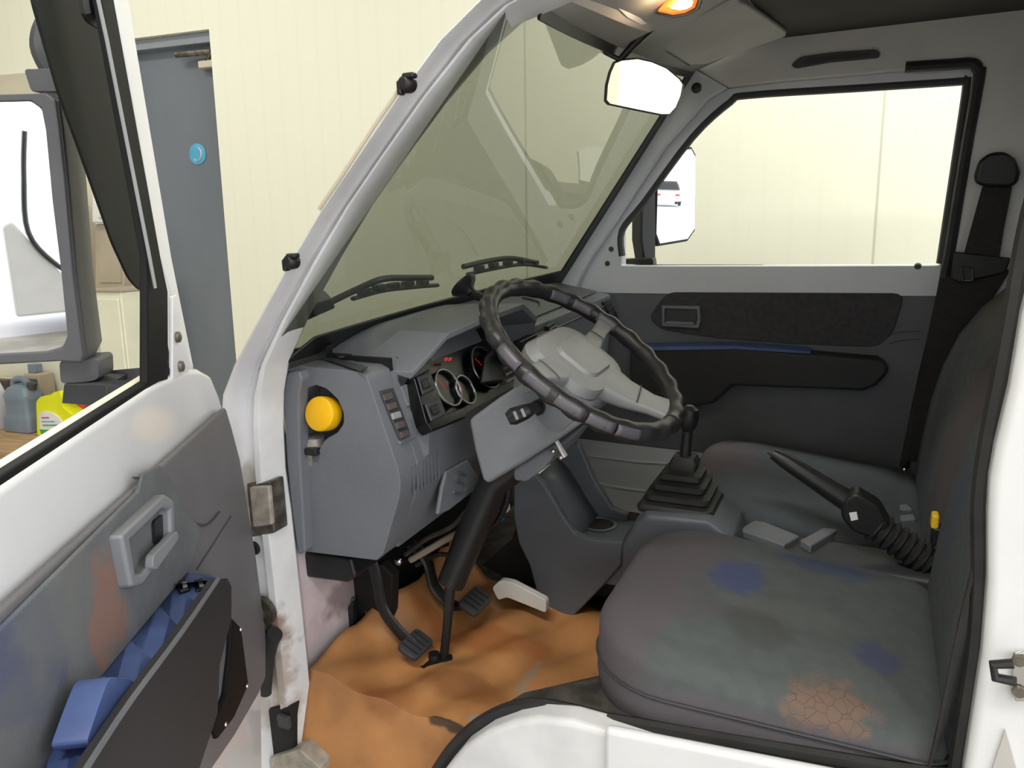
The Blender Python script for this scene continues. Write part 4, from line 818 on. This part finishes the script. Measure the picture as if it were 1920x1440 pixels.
lo = bpy.data.objects.new('dome_bulb', lamp); COL.objects.link(lo); lo.matrix_world = LEAN@Matrix.Translation(Vector(lw+nn*.05))
t = thing('sun_visor', 'grey passenger sun visor folded up beside the dome lamp', 'sun visor', base=V(1300, 60, y=.8))
vq = [(1212, 74), (1230, 64), (1300, 38), (1388, 6), (1400, 10), (1440, 36), (1476, 62), (1474, 70), (1400, 92), (1322, 122), (1290, 122)]
yy = [.70, .70, .70, .70, .74, .92, 1.14, 1.16, 1.16, 1.15, 1.10]
P_ = [near(V(u, v, y=y), .985) for (u, v), y in zip(vq, yy)]
b = MB(); b.slab(fillet(P_, .01), A3(-.006, 0, .014)); b.build('panel', 'visor', t, bevel=.005)
b = MB(); b.tube([P_[0]+A3(0, -.01, .004), P_[-1]+A3(0, .01, .004)], .005, 8); b.build('hinge_rod', 'slot', t)
t = thing('sun_visor', 'grey driver sun visor carrying a yellow and white label', 'sun visor', base=V(1180, 20, y=.35))
vq = [(1066, 2), (1110, -60), (1262, -60), (1234, 18), (1218, 62), (1180, 50)]
yy = [.14, .20, .50, .56, .58, .48]; P_ = [near(V(u, v, y=y), .985) for (u, v), y in zip(vq, yy)]
b = MB(); b.slab(fillet(P_, .01), A3(-.006, 0, .014)); b.build('panel', 'visor', t, bevel=.004)
vn = np.cross(P_[2]-P_[0], P_[3]-P_[0]); vn /= np.linalg.norm(vn); vn = vn if vn[2] < 0 else -vn
def onv(px, o): return [VP(u, v, P_[0]+vn*o, vn) for u, v in px]
MB().slab(onv([(1172, 10), (1196, 16), (1198, 24), (1178, 18)], .003), vn*.001).build('warning_label', 'stickeryellow', t)
MB().slab(onv([(1154, 10), (1172, 12), (1196, 30), (1212, 44), (1202, 46), (1176, 32)], .003), vn*.001).build('warning_label', 'stickerwhite', t)

# ================================================================ CONSOLE, LEVERS, PEDALS, FLOOR
con = thing('centre_console', 'grey centre console with cup holder and gear lever plinth', 'console', base=(-.55, .62, .43))
side = pxs([(962, 905), (998, 884), (1018, 906), (1040, 940), (1058, 972), (1078, 1000), (1108, 1012), (1168, 1016), (1166, 1060), (1130, 1100), (1064, 1168), (1032, 1198), (1020, 1188), (1008, 1120), (992, 1060), (972, 1020), (962, 970)], .535)
b = MB(); b.slab(side, (0, .02, 0)); b.build('side_panel', 'console', con, bevel=.006, seg=3)
s2 = pxs([(1040, 850), (1086, 826), (1118, 900), (1150, 950), (1180, 962), (1178, 1014), (1160, 1100), (1050, 1180), (1012, 1120), (975, 1030)], .70)
s2 = [xz(p, .69) for p in s2]
b = MB(); b.slab(s2, (0, .02, 0)); b.build('side_panel', 'console', con, bevel=.006, seg=3)
zt_ = side[6][2]-.012; xa_, xb_ = side[5][0]-.01, side[7][0]
b = MB(); b.slab([A3(xa_, .545, zt_), A3(xb_+.02, .545, zt_), A3(xb_+.02, .70, zt_), A3(xa_, .70, zt_)], (0, 0, -.10)); b.build('tray', 'console', con, bevel=.005)
sl = [side[1], side[2], side[3], side[4], side[5]]
b = MB(); b.loft([[xz(p, .545)+A3(.0, 0, -.02) for p in sl], [xz(p, .70)+A3(.0, 0, -.02) for p in sl]], closed=False); b.build('front_slope', 'console', con, solid=.01)
c = V(1124, 984, z=zt_+.001); b = MB(); b.disc(c, (0, 0, 1), [(.040, 0), (.042, .002), (.036, .004), (.034, .001), (.01, .0012)], 28); ch = b.build('cup_holder', 'console', con); MB().disc(c+A3(0, 0, .0012), (0, 0, 1), [(.034, 0), (.033, .001)], 28).build('cup_well', 'void', ch)
b = MB(); pl = pxs([(1168, 1012), (1192, 974), (1212, 958), (1330, 968), (1376, 1004), (1384, 1060), (1166, 1080)], .545); b.loft([[xz(p, y)+A3(0, 0, dz) for p in pl] for y, dz in ((.535, -.01), (.55, 0), (.675, 0), (.688, -.01))]); b.build('lever_plinth', 'console', con, bevel=.01, seg=3)
b = MB(); b.box((.06, .625, .60), (.62, .125, .14)); b.build('tunnel_cover', 'slot', con, bevel=.012)
for P_, m_ in (([(1384, 992), (1420, 972), (1500, 1004), (1470, 1022)], 'dash'), ([(1500, 1012), (1590, 962), (1602, 974), (1520, 1024)], 'dash2'), ([(1636, 950), (1700, 944), (1712, 954), (1640, 962)], 'dash'), ([(1640, 972), (1712, 962), (1718, 972), (1650, 984)], 'dash2')):
    b = MB(); b.slab([V(u, v, z=.685) for u, v in P_], (0, 0, -.03)); b.build('seat_rail', m_, con, bevel=.004)
# gear lever
GC = V(1276, 945, y=.625)
t = thing('gear_lever', 'black gear lever with a stepped square rubber boot', 'gear lever', base=GC)
b = MB(); rg = []
top_ = V(1290, 800, y=.625); ax = top_-GC
for k, (w_, h) in enumerate(((.070, .0), (.072, .008), (.068, .014), (.055, .017), (.060, .021), (.060, .030), (.044, .034), (.049, .038), (.049, .047), (.034, .051), (.039, .055), (.038, .064), (.024, .068), (.026, .080), (.020, .092))):
    h *= 1.28
    rg.append([GC+A3(x, y, h)+A3(ax[0]/ax[2]*h, 0, 0) for x, y in rrect(w_*1.18, w_*1.05, w_*.25, 5)])
b.loft(rg); b.build('boot', 'rubber', t)
b = MB(); q = GC+ax*.35; b.tube([q+A3(0, 0, -.03), q+A3(0, 0, 0), GC+ax*.6, GC+ax*.98], [.019, .017, .0125, .012], 12); b.build('shaft', 'black', t)
b = MB(); b.disc(GC+ax*.95, ax, [(.012, 0), (.019, .012), (.022, .03), (.019, .05), (.008, .058)], 16); b.build('knob', 'black', t)
# handbrake
t = thing('handbrake_lever', 'black handbrake lever raised between the two seats', 'handbrake', base=V(1700, 1050, y=.62))
hbp = lambda u, v: V(u, v, y=.615)
b = MB(); b.tube([hbp(1449, 850), hbp(1470, 862), hbp(1540, 908), hbp(1600, 946)], [.012, .017, .020, .024], 14); b.build('grip', 'black', t)
MB().tube([hbp(1441, 845), hbp(1452, 852)], [.006, .007], 10).build('release_button', 'slot', t)
b = MB(); b.slab(fillet(pxs([(1578, 940), (1604, 922), (1650, 950), (1672, 990), (1640, 1012), (1600, 1000), (1576, 972)], .590), .01), (0, .05, 0)); hk = b.build('lever_housing', 'black', t, bevel=.008)
MB().slab(pxs([(1592, 962), (1606, 960), (1609, 974), (1596, 977)], .588), (0, .003, 0)).build('badge', 'stickerwhite', hk)
b = MB(); pth = [hbp(1640, 985)*(1-k)+hbp(1740, 1052)*k for k in np.linspace(0, 1, 29)]
b.tube(pth, [.030+.004*(1 if (i % 4) < 2 else -1) for i in range(29)], 14); b.build('gaiter', 'rubber', t)
t = thing('belt_buckle_release', 'small yellow buckle button beside the driver seat back', 'belt buckle', base=V(1754, 990, y=.60))
MB().box(V(1753, 975, y=.61), (.014, .03, .03)).build('release_button', 'stickeryellow', t, bevel=.005); MB().box(V(1756, 1002, y=.61), (.02, .035, .04)).build('housing', 'black', t, bevel=.006)
# floor vinyl
b = MB(); rows = []
sm = lambda a, b_, v: (lambda t: t*t*(3-2*t))(max(0, min(1, (v-a)/(b_-a))))
ys_ = np.concatenate([np.linspace(.035, .10, 8), np.linspace(.115, .60, 28)])
for t in np.linspace(0, 1, 60):
    row = []
    for y in ys_:
        q = sm(.26, .37, y); x0 = -1.02*(1-q)-.955*q; x = x0+t*(-.36-x0)
        k = max(0, -.86-x); z = .442+(.25*(1-q)+.62*q)*k+3.2*k*k*q+.010*math.sin(x*21+y*9)*math.sin(y*17+1)+.006*math.sin(x*47-y*31)
        z += .2*max(0, y-.44)*max(0, min(1, (-.55-x)/.15))
        if y < .10: z -= 3.2*(.10-y)
        row.append(A3(x, y, z))
    rows.append(row)
b.loft(rows, closed=False); tag(b.build('floor_mat', 'mat', solid=.004), 'torn orange vinyl sheet covering the driver footwell', 'floor mat')
# pedals
def pedal(label, arm, pad, r, y0):
    t = thing('foot_pedal', label, 'pedal', base=arm[-1])
    MB().tube(smooth_path(arm, 5), r, 10, flat=.5).build('arm', 'black', t)
    c = arm[-1]; b = MB(); n_ = A3(.45, -.25, .86); n_ /= np.linalg.norm(n_); ux = A3(0, 1, 0); uy = np.cross(n_, ux)
    b.loft([[c+ux*x*k+uy*y*k+n_*h for x, y in rrect(pad[0], pad[1], .012, 4)] for k, h in ((1, 0), (1.03, .006), (1, .012), (.9, .014))]); pp = b.build('pad', 'slot', t)
    for k in np.linspace(-.6, .6, 4): MB().tube([c+ux*pad[0]*k+uy*pad[1]*-.8+n_*.014, c+ux*pad[0]*k+uy*pad[1]*.8+n_*.014], .002, 5).build('tread_rib', 'black', pp)
pedal('clutch pedal with a worn rubber pad, nearest the open doorway', [V(690, 1030, y=.26), V(705, 1080, y=.26), V(718, 1140, y=.26), V(745, 1180, y=.255), V(778, 1212, y=.25)], (.040, .026), [.015]*21, .25)
pedal('brake pedal behind the steering shaft', [V(770, 1020, y=.42), V(800, 1050, y=.42), V(815, 1100, y=.42), V(850, 1135, y=.42), V(890, 1130, y=.42)], (.046, .026), [.018]*21, .42)
t = thing('pedal_bracket', 'black metal pedal bracket left of the clutch pedal', 'bracket', base=V(690, 1200, y=.27))
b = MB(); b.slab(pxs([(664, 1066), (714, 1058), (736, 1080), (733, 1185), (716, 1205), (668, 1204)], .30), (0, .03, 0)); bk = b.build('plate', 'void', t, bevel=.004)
b = MB(); b.tube(pxs([(662, 1120), (664, 1200)], .29), .006, 8); b.build('return_spring', 'steel', bk)
for u, v in ((686, 1148), (705, 1068), (675, 1186)): MB().disc(V(u, v, y=.299), (0, -1, 0), [(.005, 0), (.004, .003)], 10).build('bolt', 'chrome', bk)
b = MB(); b.slab(pxs([(632, 1158), (660, 1130), (664, 1190), (640, 1172)], .27), (0, .02, 0)); b.build('stop_block', 'black', t, bevel=.004)
b = MB(); b.slab(fillet(pxs([(922, 1102), (938, 1088), (960, 1092), (1024, 1126), (1024, 1150), (985, 1134), (950, 1120), (934, 1126)], .47), .008), (0, .018, 0))
tag(b.build('air_duct', 'whiteplastic', bevel=.006), 'white plastic duct end lying by the console foot', 'duct')
# wiring under the dash
cab = [[(760, 1040), (800, 1010), (850, 985), (890, 940), (925, 905)], [(770, 1050), (830, 1015), (880, 985), (905, 940), (935, 900)], [(780, 1060), (820, 1040), (860, 1040), (900, 1010), (930, 960)], [(900, 1000), (930, 980), (950, 940), (955, 900)],
       [(700, 1055), (760, 1050), (800, 1030), (840, 1020)]]
for i, c in enumerate(cab):
    b = MB(); b.tube(smooth_path([V(u, v, y=.36+.03*i) for u, v in c], 5), .006+.002*(i % 2), 8)
    o = b.build('wiring_loom', ['cord', 'taupe', 'cord', 'black', 'rubber', 'cord'][i])
    tag(o, ['brown cable run highest under the dashboard edge', 'taupe cable along the underside of the dashboard', 'brown cable sagging lowest beside the column tube', 'short black cable right beside the column tube', 'black cable from the dash corner towards the pedals', 'thin brown cable beside the white duct'][i], 'cable')
t = thing('wire_connector', 'blue wire connector hanging under the steering column', 'connector', base=V(935, 965, y=.50))
MB().box(V(934, 968, y=.50), (.022, .03, .026)).build('housing', 'bluecon', t, bevel=.004); MB().box(V(948, 952, y=.50), (.016, .02, .018)).build('tail', 'beige', t, bevel=.003)
for u, v, yv, s_, l in ((748, 1052, .30, .009, 'bright clamp bolt under the dash corner'), (862, 1002, .36, .008, 'bright clamp bolt on the column bracket')):
    tag(MB().disc(V(u, v, y=yv), (0, -1, 0), [(s_, 0), (s_, .006), (s_*.6, .009)], 12).build('clamp_bolt', 'chrome'), l, 'bolt')
b = MB(); b.slab(pxs([(905, 1060), (960, 1010), (975, 960), (1000, 960), (1020, 1110), (960, 1090)], .62), (0, .02, 0)); tag(b.build('heater_box', 'void'), 'black heater box deep under the dashboard beside the console', 'heater')

# ================================================================ SEATS
def seat(yc, label, printed, pb):
    t = thing('seat', label, 'seat', base=(-.12, yc, .44))
    cx, hx, hy = -.125, .278, .262; rg = []
    zf = lambda x: .706-.055*(x-cx)/.5
    def ring(ins, fz):
        return [A3(x, y, fz(x, y)) for x, y in rrect(hx-ins, hy-ins, [max(.06-ins, .01), max(.15-ins, .02), max(.15-ins, .02), max(.06-ins, .01)], 9, cx, yc)]
    rg.append(ring(.05, lambda x, y: .560)); rg.append(ring(.012, lambda x, y: .566)); rg.append(ring(0, lambda x, y: .585)); rg.append(ring(-.004, lambda x, y: .62)); 
    R_ = .055
    for a in np.linspace(.1, math.pi/2, 7): rg.append(ring(R_*(1-math.cos(a)), lambda x, y, a=a: zf(x)-R_*.75+R_*.75*math.sin(a)))
    for ins, dz in ((.075, .006), (.11, .012), (.15, .014), (.20, .012), (.25, .010)): rg.append(ring(ins, lambda x, y, dz=dz: zf(x)+dz+.006*math.sin((y-yc)*12)*0))
    b = MB(); b.loft(rg); b.build('cushion', printed, t, angle=180)
    b = MB(); pth = [p+A3(0, 0, 0) for p in ring(-.004, lambda x, y: .648)]; b.tube(pth, .0028, 6, loop=True); b.build('piping', 'slot', t)
    # backrest
    cl = [(.128, .60, .255, .05), (.130, .66, .268, .055), (.140, .78, .272, .06), (.153, .88, .274, .06), (.172, .97, .272, .06), (.200, 1.05, .262, .055), (.240, 1.12, .240, .05), (.285, 1.175, .205, .042), (.325, 1.205, .16, .03)]
    b = MB(); rg = []
    for x, z, h, th in cl:
        sec = []
        for px_, py_ in rrect(th, h, th*.9, 8):
            bol = 1-math.exp(-((abs(py_)-h*.8)/.06)**2) if px_ < 0 else 1
            sec.append(A3(x+th+px_+(.016 if px_ < 0 else 0)*bol*1.0*(1 if abs(py_) < h*.8 else 0), yc+py_, z))
        rg.append(sec)
    b.loft(rg); b.build('backrest', pb, t, angle=180)
    b = MB(); b.box((-.06, yc, .502), (.42, .44, .115)); b.build('base', 'dirty', t, bevel=.01)
    b = MB(); b.box((-.06, yc-.20, .552), (.44, .03, .02)); b.build('slide_rail', 'black', t, bevel=.003)
    for y_ in (-.22, .22): MB().disc((.16, yc+y_, .63), (0, 1 if y_ > 0 else -1, 0), [(.035, .0), (.034, .03), (.02, .036)], 16).build('recliner_cover', 'black', t)
ZS = .715
def sp3(u, v): p = V(u, v, z=ZS); return (p[0], p[1], p[2])
GB = (84, 88, 92); BR = (88, 81, 86)
dfab = mat('printed_seat_fabric', (82, 87, 88), 0.95, var=0.04, vscale=40, bump=0.4, bscale=700, blobs=[
    ((-.42, .20, .66), (.22, .26, .14), BR, .95, 9, ''), ((-.36, .42, .70), (.17, .20, .1), BR, .8, 9, ''), ((-.12, .03, .61), (.5, .04, .065), (92, 86, 92), .95, 10, ''),
    (sp3(1385, 1092), (.055, .065, .05), (66, 74, 116), .75, 18, ''), (sp3(1560, 1055), (.10, .05, .05), (62, 74, 104), .8, 22, ''), (sp3(1480, 1150), (.10, .05, .05), (98, 100, 100), .45, 20, ''),
    (sp3(1420, 1180), (.07, .06, .05), (66, 66, 66), .5, 20, ''), (sp3(1650, 1215), (.045, .04, .05), (62, 66, 104), .6, 24, ''),
    (V(1552, 1328, y=.07), (.068, .05, .036), (128, 98, 82), .65, 36, 'crackle')])
dback = mat('driver_backrest_fabric', (74, 78, 82), 0.95, var=0.08, vscale=70, bump=0.3, bscale=700, blobs=[((.2, .16, .9), (.2, .06, .5), (80, 80, 84), .6, 10, ''), ((.16, .42, .86), (.1, .06, .10), (62, 70, 100), .5, 20, '')])
seat(.305, 'driver seat with blue and orange printed motifs on its worn cushion', dfab, dback)
pfab = mat('passenger_seat_fabric', (72, 77, 82), 0.95, var=0.04, vscale=40, bump=0.3, bscale=700, blobs=[
    ((-.42, .95, .66), (.20, .36, .14), (86, 78, 82), .95, 9, ''), ((-.12, .69, .61), (.5, .04, .065), (72, 64, 68), .9, 10, ''), (V(1545, 838, z=.71), (.07, .06, .05), (66, 78, 110), .7, 20, '')])
pback = mat('passenger_backrest_fabric', (76, 80, 85), 0.95, var=0.08, vscale=70, bump=0.3, bscale=700, blobs=[((.2, .70, .9), (.2, .07, .5), (76, 70, 70), .9, 10, ''), ((.3, .95, 1.16), (.15, .4, .09), (88, 84, 82), .9, 10, '')])
seat(.958, 'passenger seat on the far side of the gear lever', pfab, pback)

# ================================================================ SEAT BELTS
t = thing('seat_belt', 'black passenger seat belt hanging on the far rear pillar', 'seat belt', base=V(1712, 864, y=1.21))
b = MB(); b.loft([[V(u, v, y=y) for u, v in ((1826, 330), (1834, 302), (1856, 286), (1884, 284), (1904, 298), (1913, 322), (1908, 345), (1890, 352), (1846, 350), (1828, 344))] for y in (1.19, 1.235)]); b.build('anchor_cover', 'black', t, bevel=.01, seg=3)
b = MB(); b.slab(pxs([(1842, 350), (1898, 350), (1882, 430), (1874, 482), (1806, 482)], 1.205), (0, .006, 0)); b.build('webbing', 'belt', t)
b = MB(); b.slab(pxs([(1790, 472), (1896, 484), (1886, 512), (1800, 530), (1782, 524)], 1.195), (0, .012, 0)); b.build('tongue_cover', 'black', t, bevel=.004)
b = MB(); b.tube([V(u, v, y=1.192) for u, v in ((1803, 500), (1806, 527), (1824, 526), (1824, 503))], .0035, 6, loop=True); b.build('tongue', 'chrome', t)
b = MB(); b.slab(pxs([(1764, 520), (1896, 505), (1830, 610), (1790, 660), (1756, 760), (1730, 868), (1700, 864), (1722, 720), (1745, 600)], 1.212), (0, .006, 0)); b.build('lower_webbing_and_shade', 'belt', t)  # wide dark strip: belt webbing plus the shadow behind it, as one piece
t = thing('seat_belt', 'black driver seat belt hanging inside the near rear pillar', 'seat belt', base=V(1760, 1420, y=.06))
b = MB(); b.loft([[A3(x, .03, z), A3(x+.006, .075, z), A3(x+.01, .075, z), A3(x+.004, .03, z)] for x, z in ((.10, .56), (.115, .70), (.125, .85), (.14, 1.0), (.15, 1.2), (.17, 1.5))]); b.build('webbing', 'belt', t)
b = MB(); b.disc(V(1708, 1412, y=.07), (-.3, -1, .2), [(.028, -.02), (.028, 0), (.012, .006)], 14); b.build('anchor_bolt', 'steel', t)

# ================================================================ OUTDOORS, seen only in the door mirrors (level world coordinates)
def car(cx, cy, label, paint):
    t = thing('parked_car', label, 'car', base=(cx, cy, 0), frame=WORLD)
    P = lambda x, z: (x, z)
    b = MB(); rg = []
    for x, hw, zlo, zhi in ((-2.0, .70, .35, .62), (-1.95, .80, .25, .78), (-.9, .84, .22, .92), (.4, .84, .22, .95), (1.6, .84, .22, .95), (1.95, .80, .25, .85), (2.0, .70, .35, .70)):
        rg.append([A3(cx+x, cy+y, (zlo+zhi)/2+z) for y, z in rrect(hw, (zhi-zlo)/2, .12, 5)])
    b.loft(rg); b.build('body', paint, t)
    b = MB(); b.loft([[A3(cx+px, cy+py, z) for px, py in rrect(hx, hy, .15, 5, ox, 0)] for z, hx, hy, ox in ((.90, 1.45, .78, .35), (1.2, 1.12, .70, .40), (1.40, .92, .60, .45), (1.43, .8, .52, .45))]); cb = b.build('cabin', 'gloss_black', t)
    b = MB(); b.loft([[A3(cx+px, cy+py, z) for px, py in rrect(hx, hy, .15, 5, .45, 0)] for z, hx, hy in ((1.40, .95, .62), (1.45, .80, .52))]); b.build('roof', paint, t)
    for x in (-1.25, 1.25):
        for y in (-.80, .80):
            wh = MB().disc((cx+x, cy+y-.09*(1 if y > 0 else -1)*-0, .30), (0, 1 if y > 0 else -1, 0), [(.30, -.12), (.31, -.02), (.28, .04), (.2, .045)], 20).build('wheel', 'rubber', t)
            MB().disc((cx+x, cy+y+.045*(1 if y > 0 else -1), .30), (0, 1 if y > 0 else -1, 0), [(.19, -.02), (.18, .004), (.05, .012)], 16).build('hubcap', 'chrome', wh)
    for y in (-.55, .55): MB().box((cx-1.99, cy+y, .62), (.06, .26, .12)).build('lamp', 'red', t, bevel=.02)
car(46, 4.35, 'white hatchback parked far off in the yard, seen in the passenger mirror', 'white')
t = thing('mirror_standin_van', 'white van shape added to stand for the cab flank reflected in the driver mirror', 'van', base=(-.2, -7.4, 0), frame=WORLD)  # added shape giving the mirror the cab's own white flank to reflect
b = MB(); b.slab([(-0.76, -6.8, .20), (-0.74, -6.8, .98), (-0.66, -6.8, 1.02), (-0.56, -6.8, .86), (-0.32, -6.8, .50), (-0.06, -6.8, .42), (1.14, -6.8, .40), (1.14, -6.8, .20)], (0, -1.5, 0)); b.build('body', 'white', t, bevel=.03, seg=3)
b = MB(); b.tube(smooth_path([A3(-0.46, -6.78, 1.75), A3(-0.52, -6.78, 1.4), A3(-0.56, -6.78, .92), A3(-0.38, -6.78, .62), A3(-0.16, -6.78, .46)], 5), .022, 8); b.build('window_seal', 'black', t)
b = MB(); b.slab([(-0.46, -7.0, 1.75), (-0.54, -7.0, .92), (-0.16, -7.0, .46), (1.09, -7.0, .46), (1.09, -7.0, 1.75)], (0, -.01, 0)); b.build('window', 'side_glass', t)
t = thing('blue_bin', 'pale blue bin with an orange lid clip, seen in the driver door mirror', 'bin', base=(-1.2, -5.2, 0), frame=WORLD)
M['paleblue'] = mat('pale_blue_plastic', (170, 205, 232), .5)
b = MB(); b.loft([[A3(-1.27+px, -5.2+py, z) for px, py in rrect(k, k, .04, 4)] for z, k in ((0, .19), (.60, .23))]); b.build('tub', 'paleblue', t)
MB().box((-1.27, -5.2, .62), (.50, .50, .04)).build('lid', 'paleblue', t, bevel=.01); MB().box((-1.09, -4.95, .56), (.07, .03, .05)).build('clip', 'orange', t, bevel=.01)
tag(MB().box((-1.20, -8.2, 1.2), (.12, .12, 2.4)).build('marker_post', 'orange', van=False, bevel=.01), 'orange marker post in the yard, at the edge of the driver door mirror', 'post')
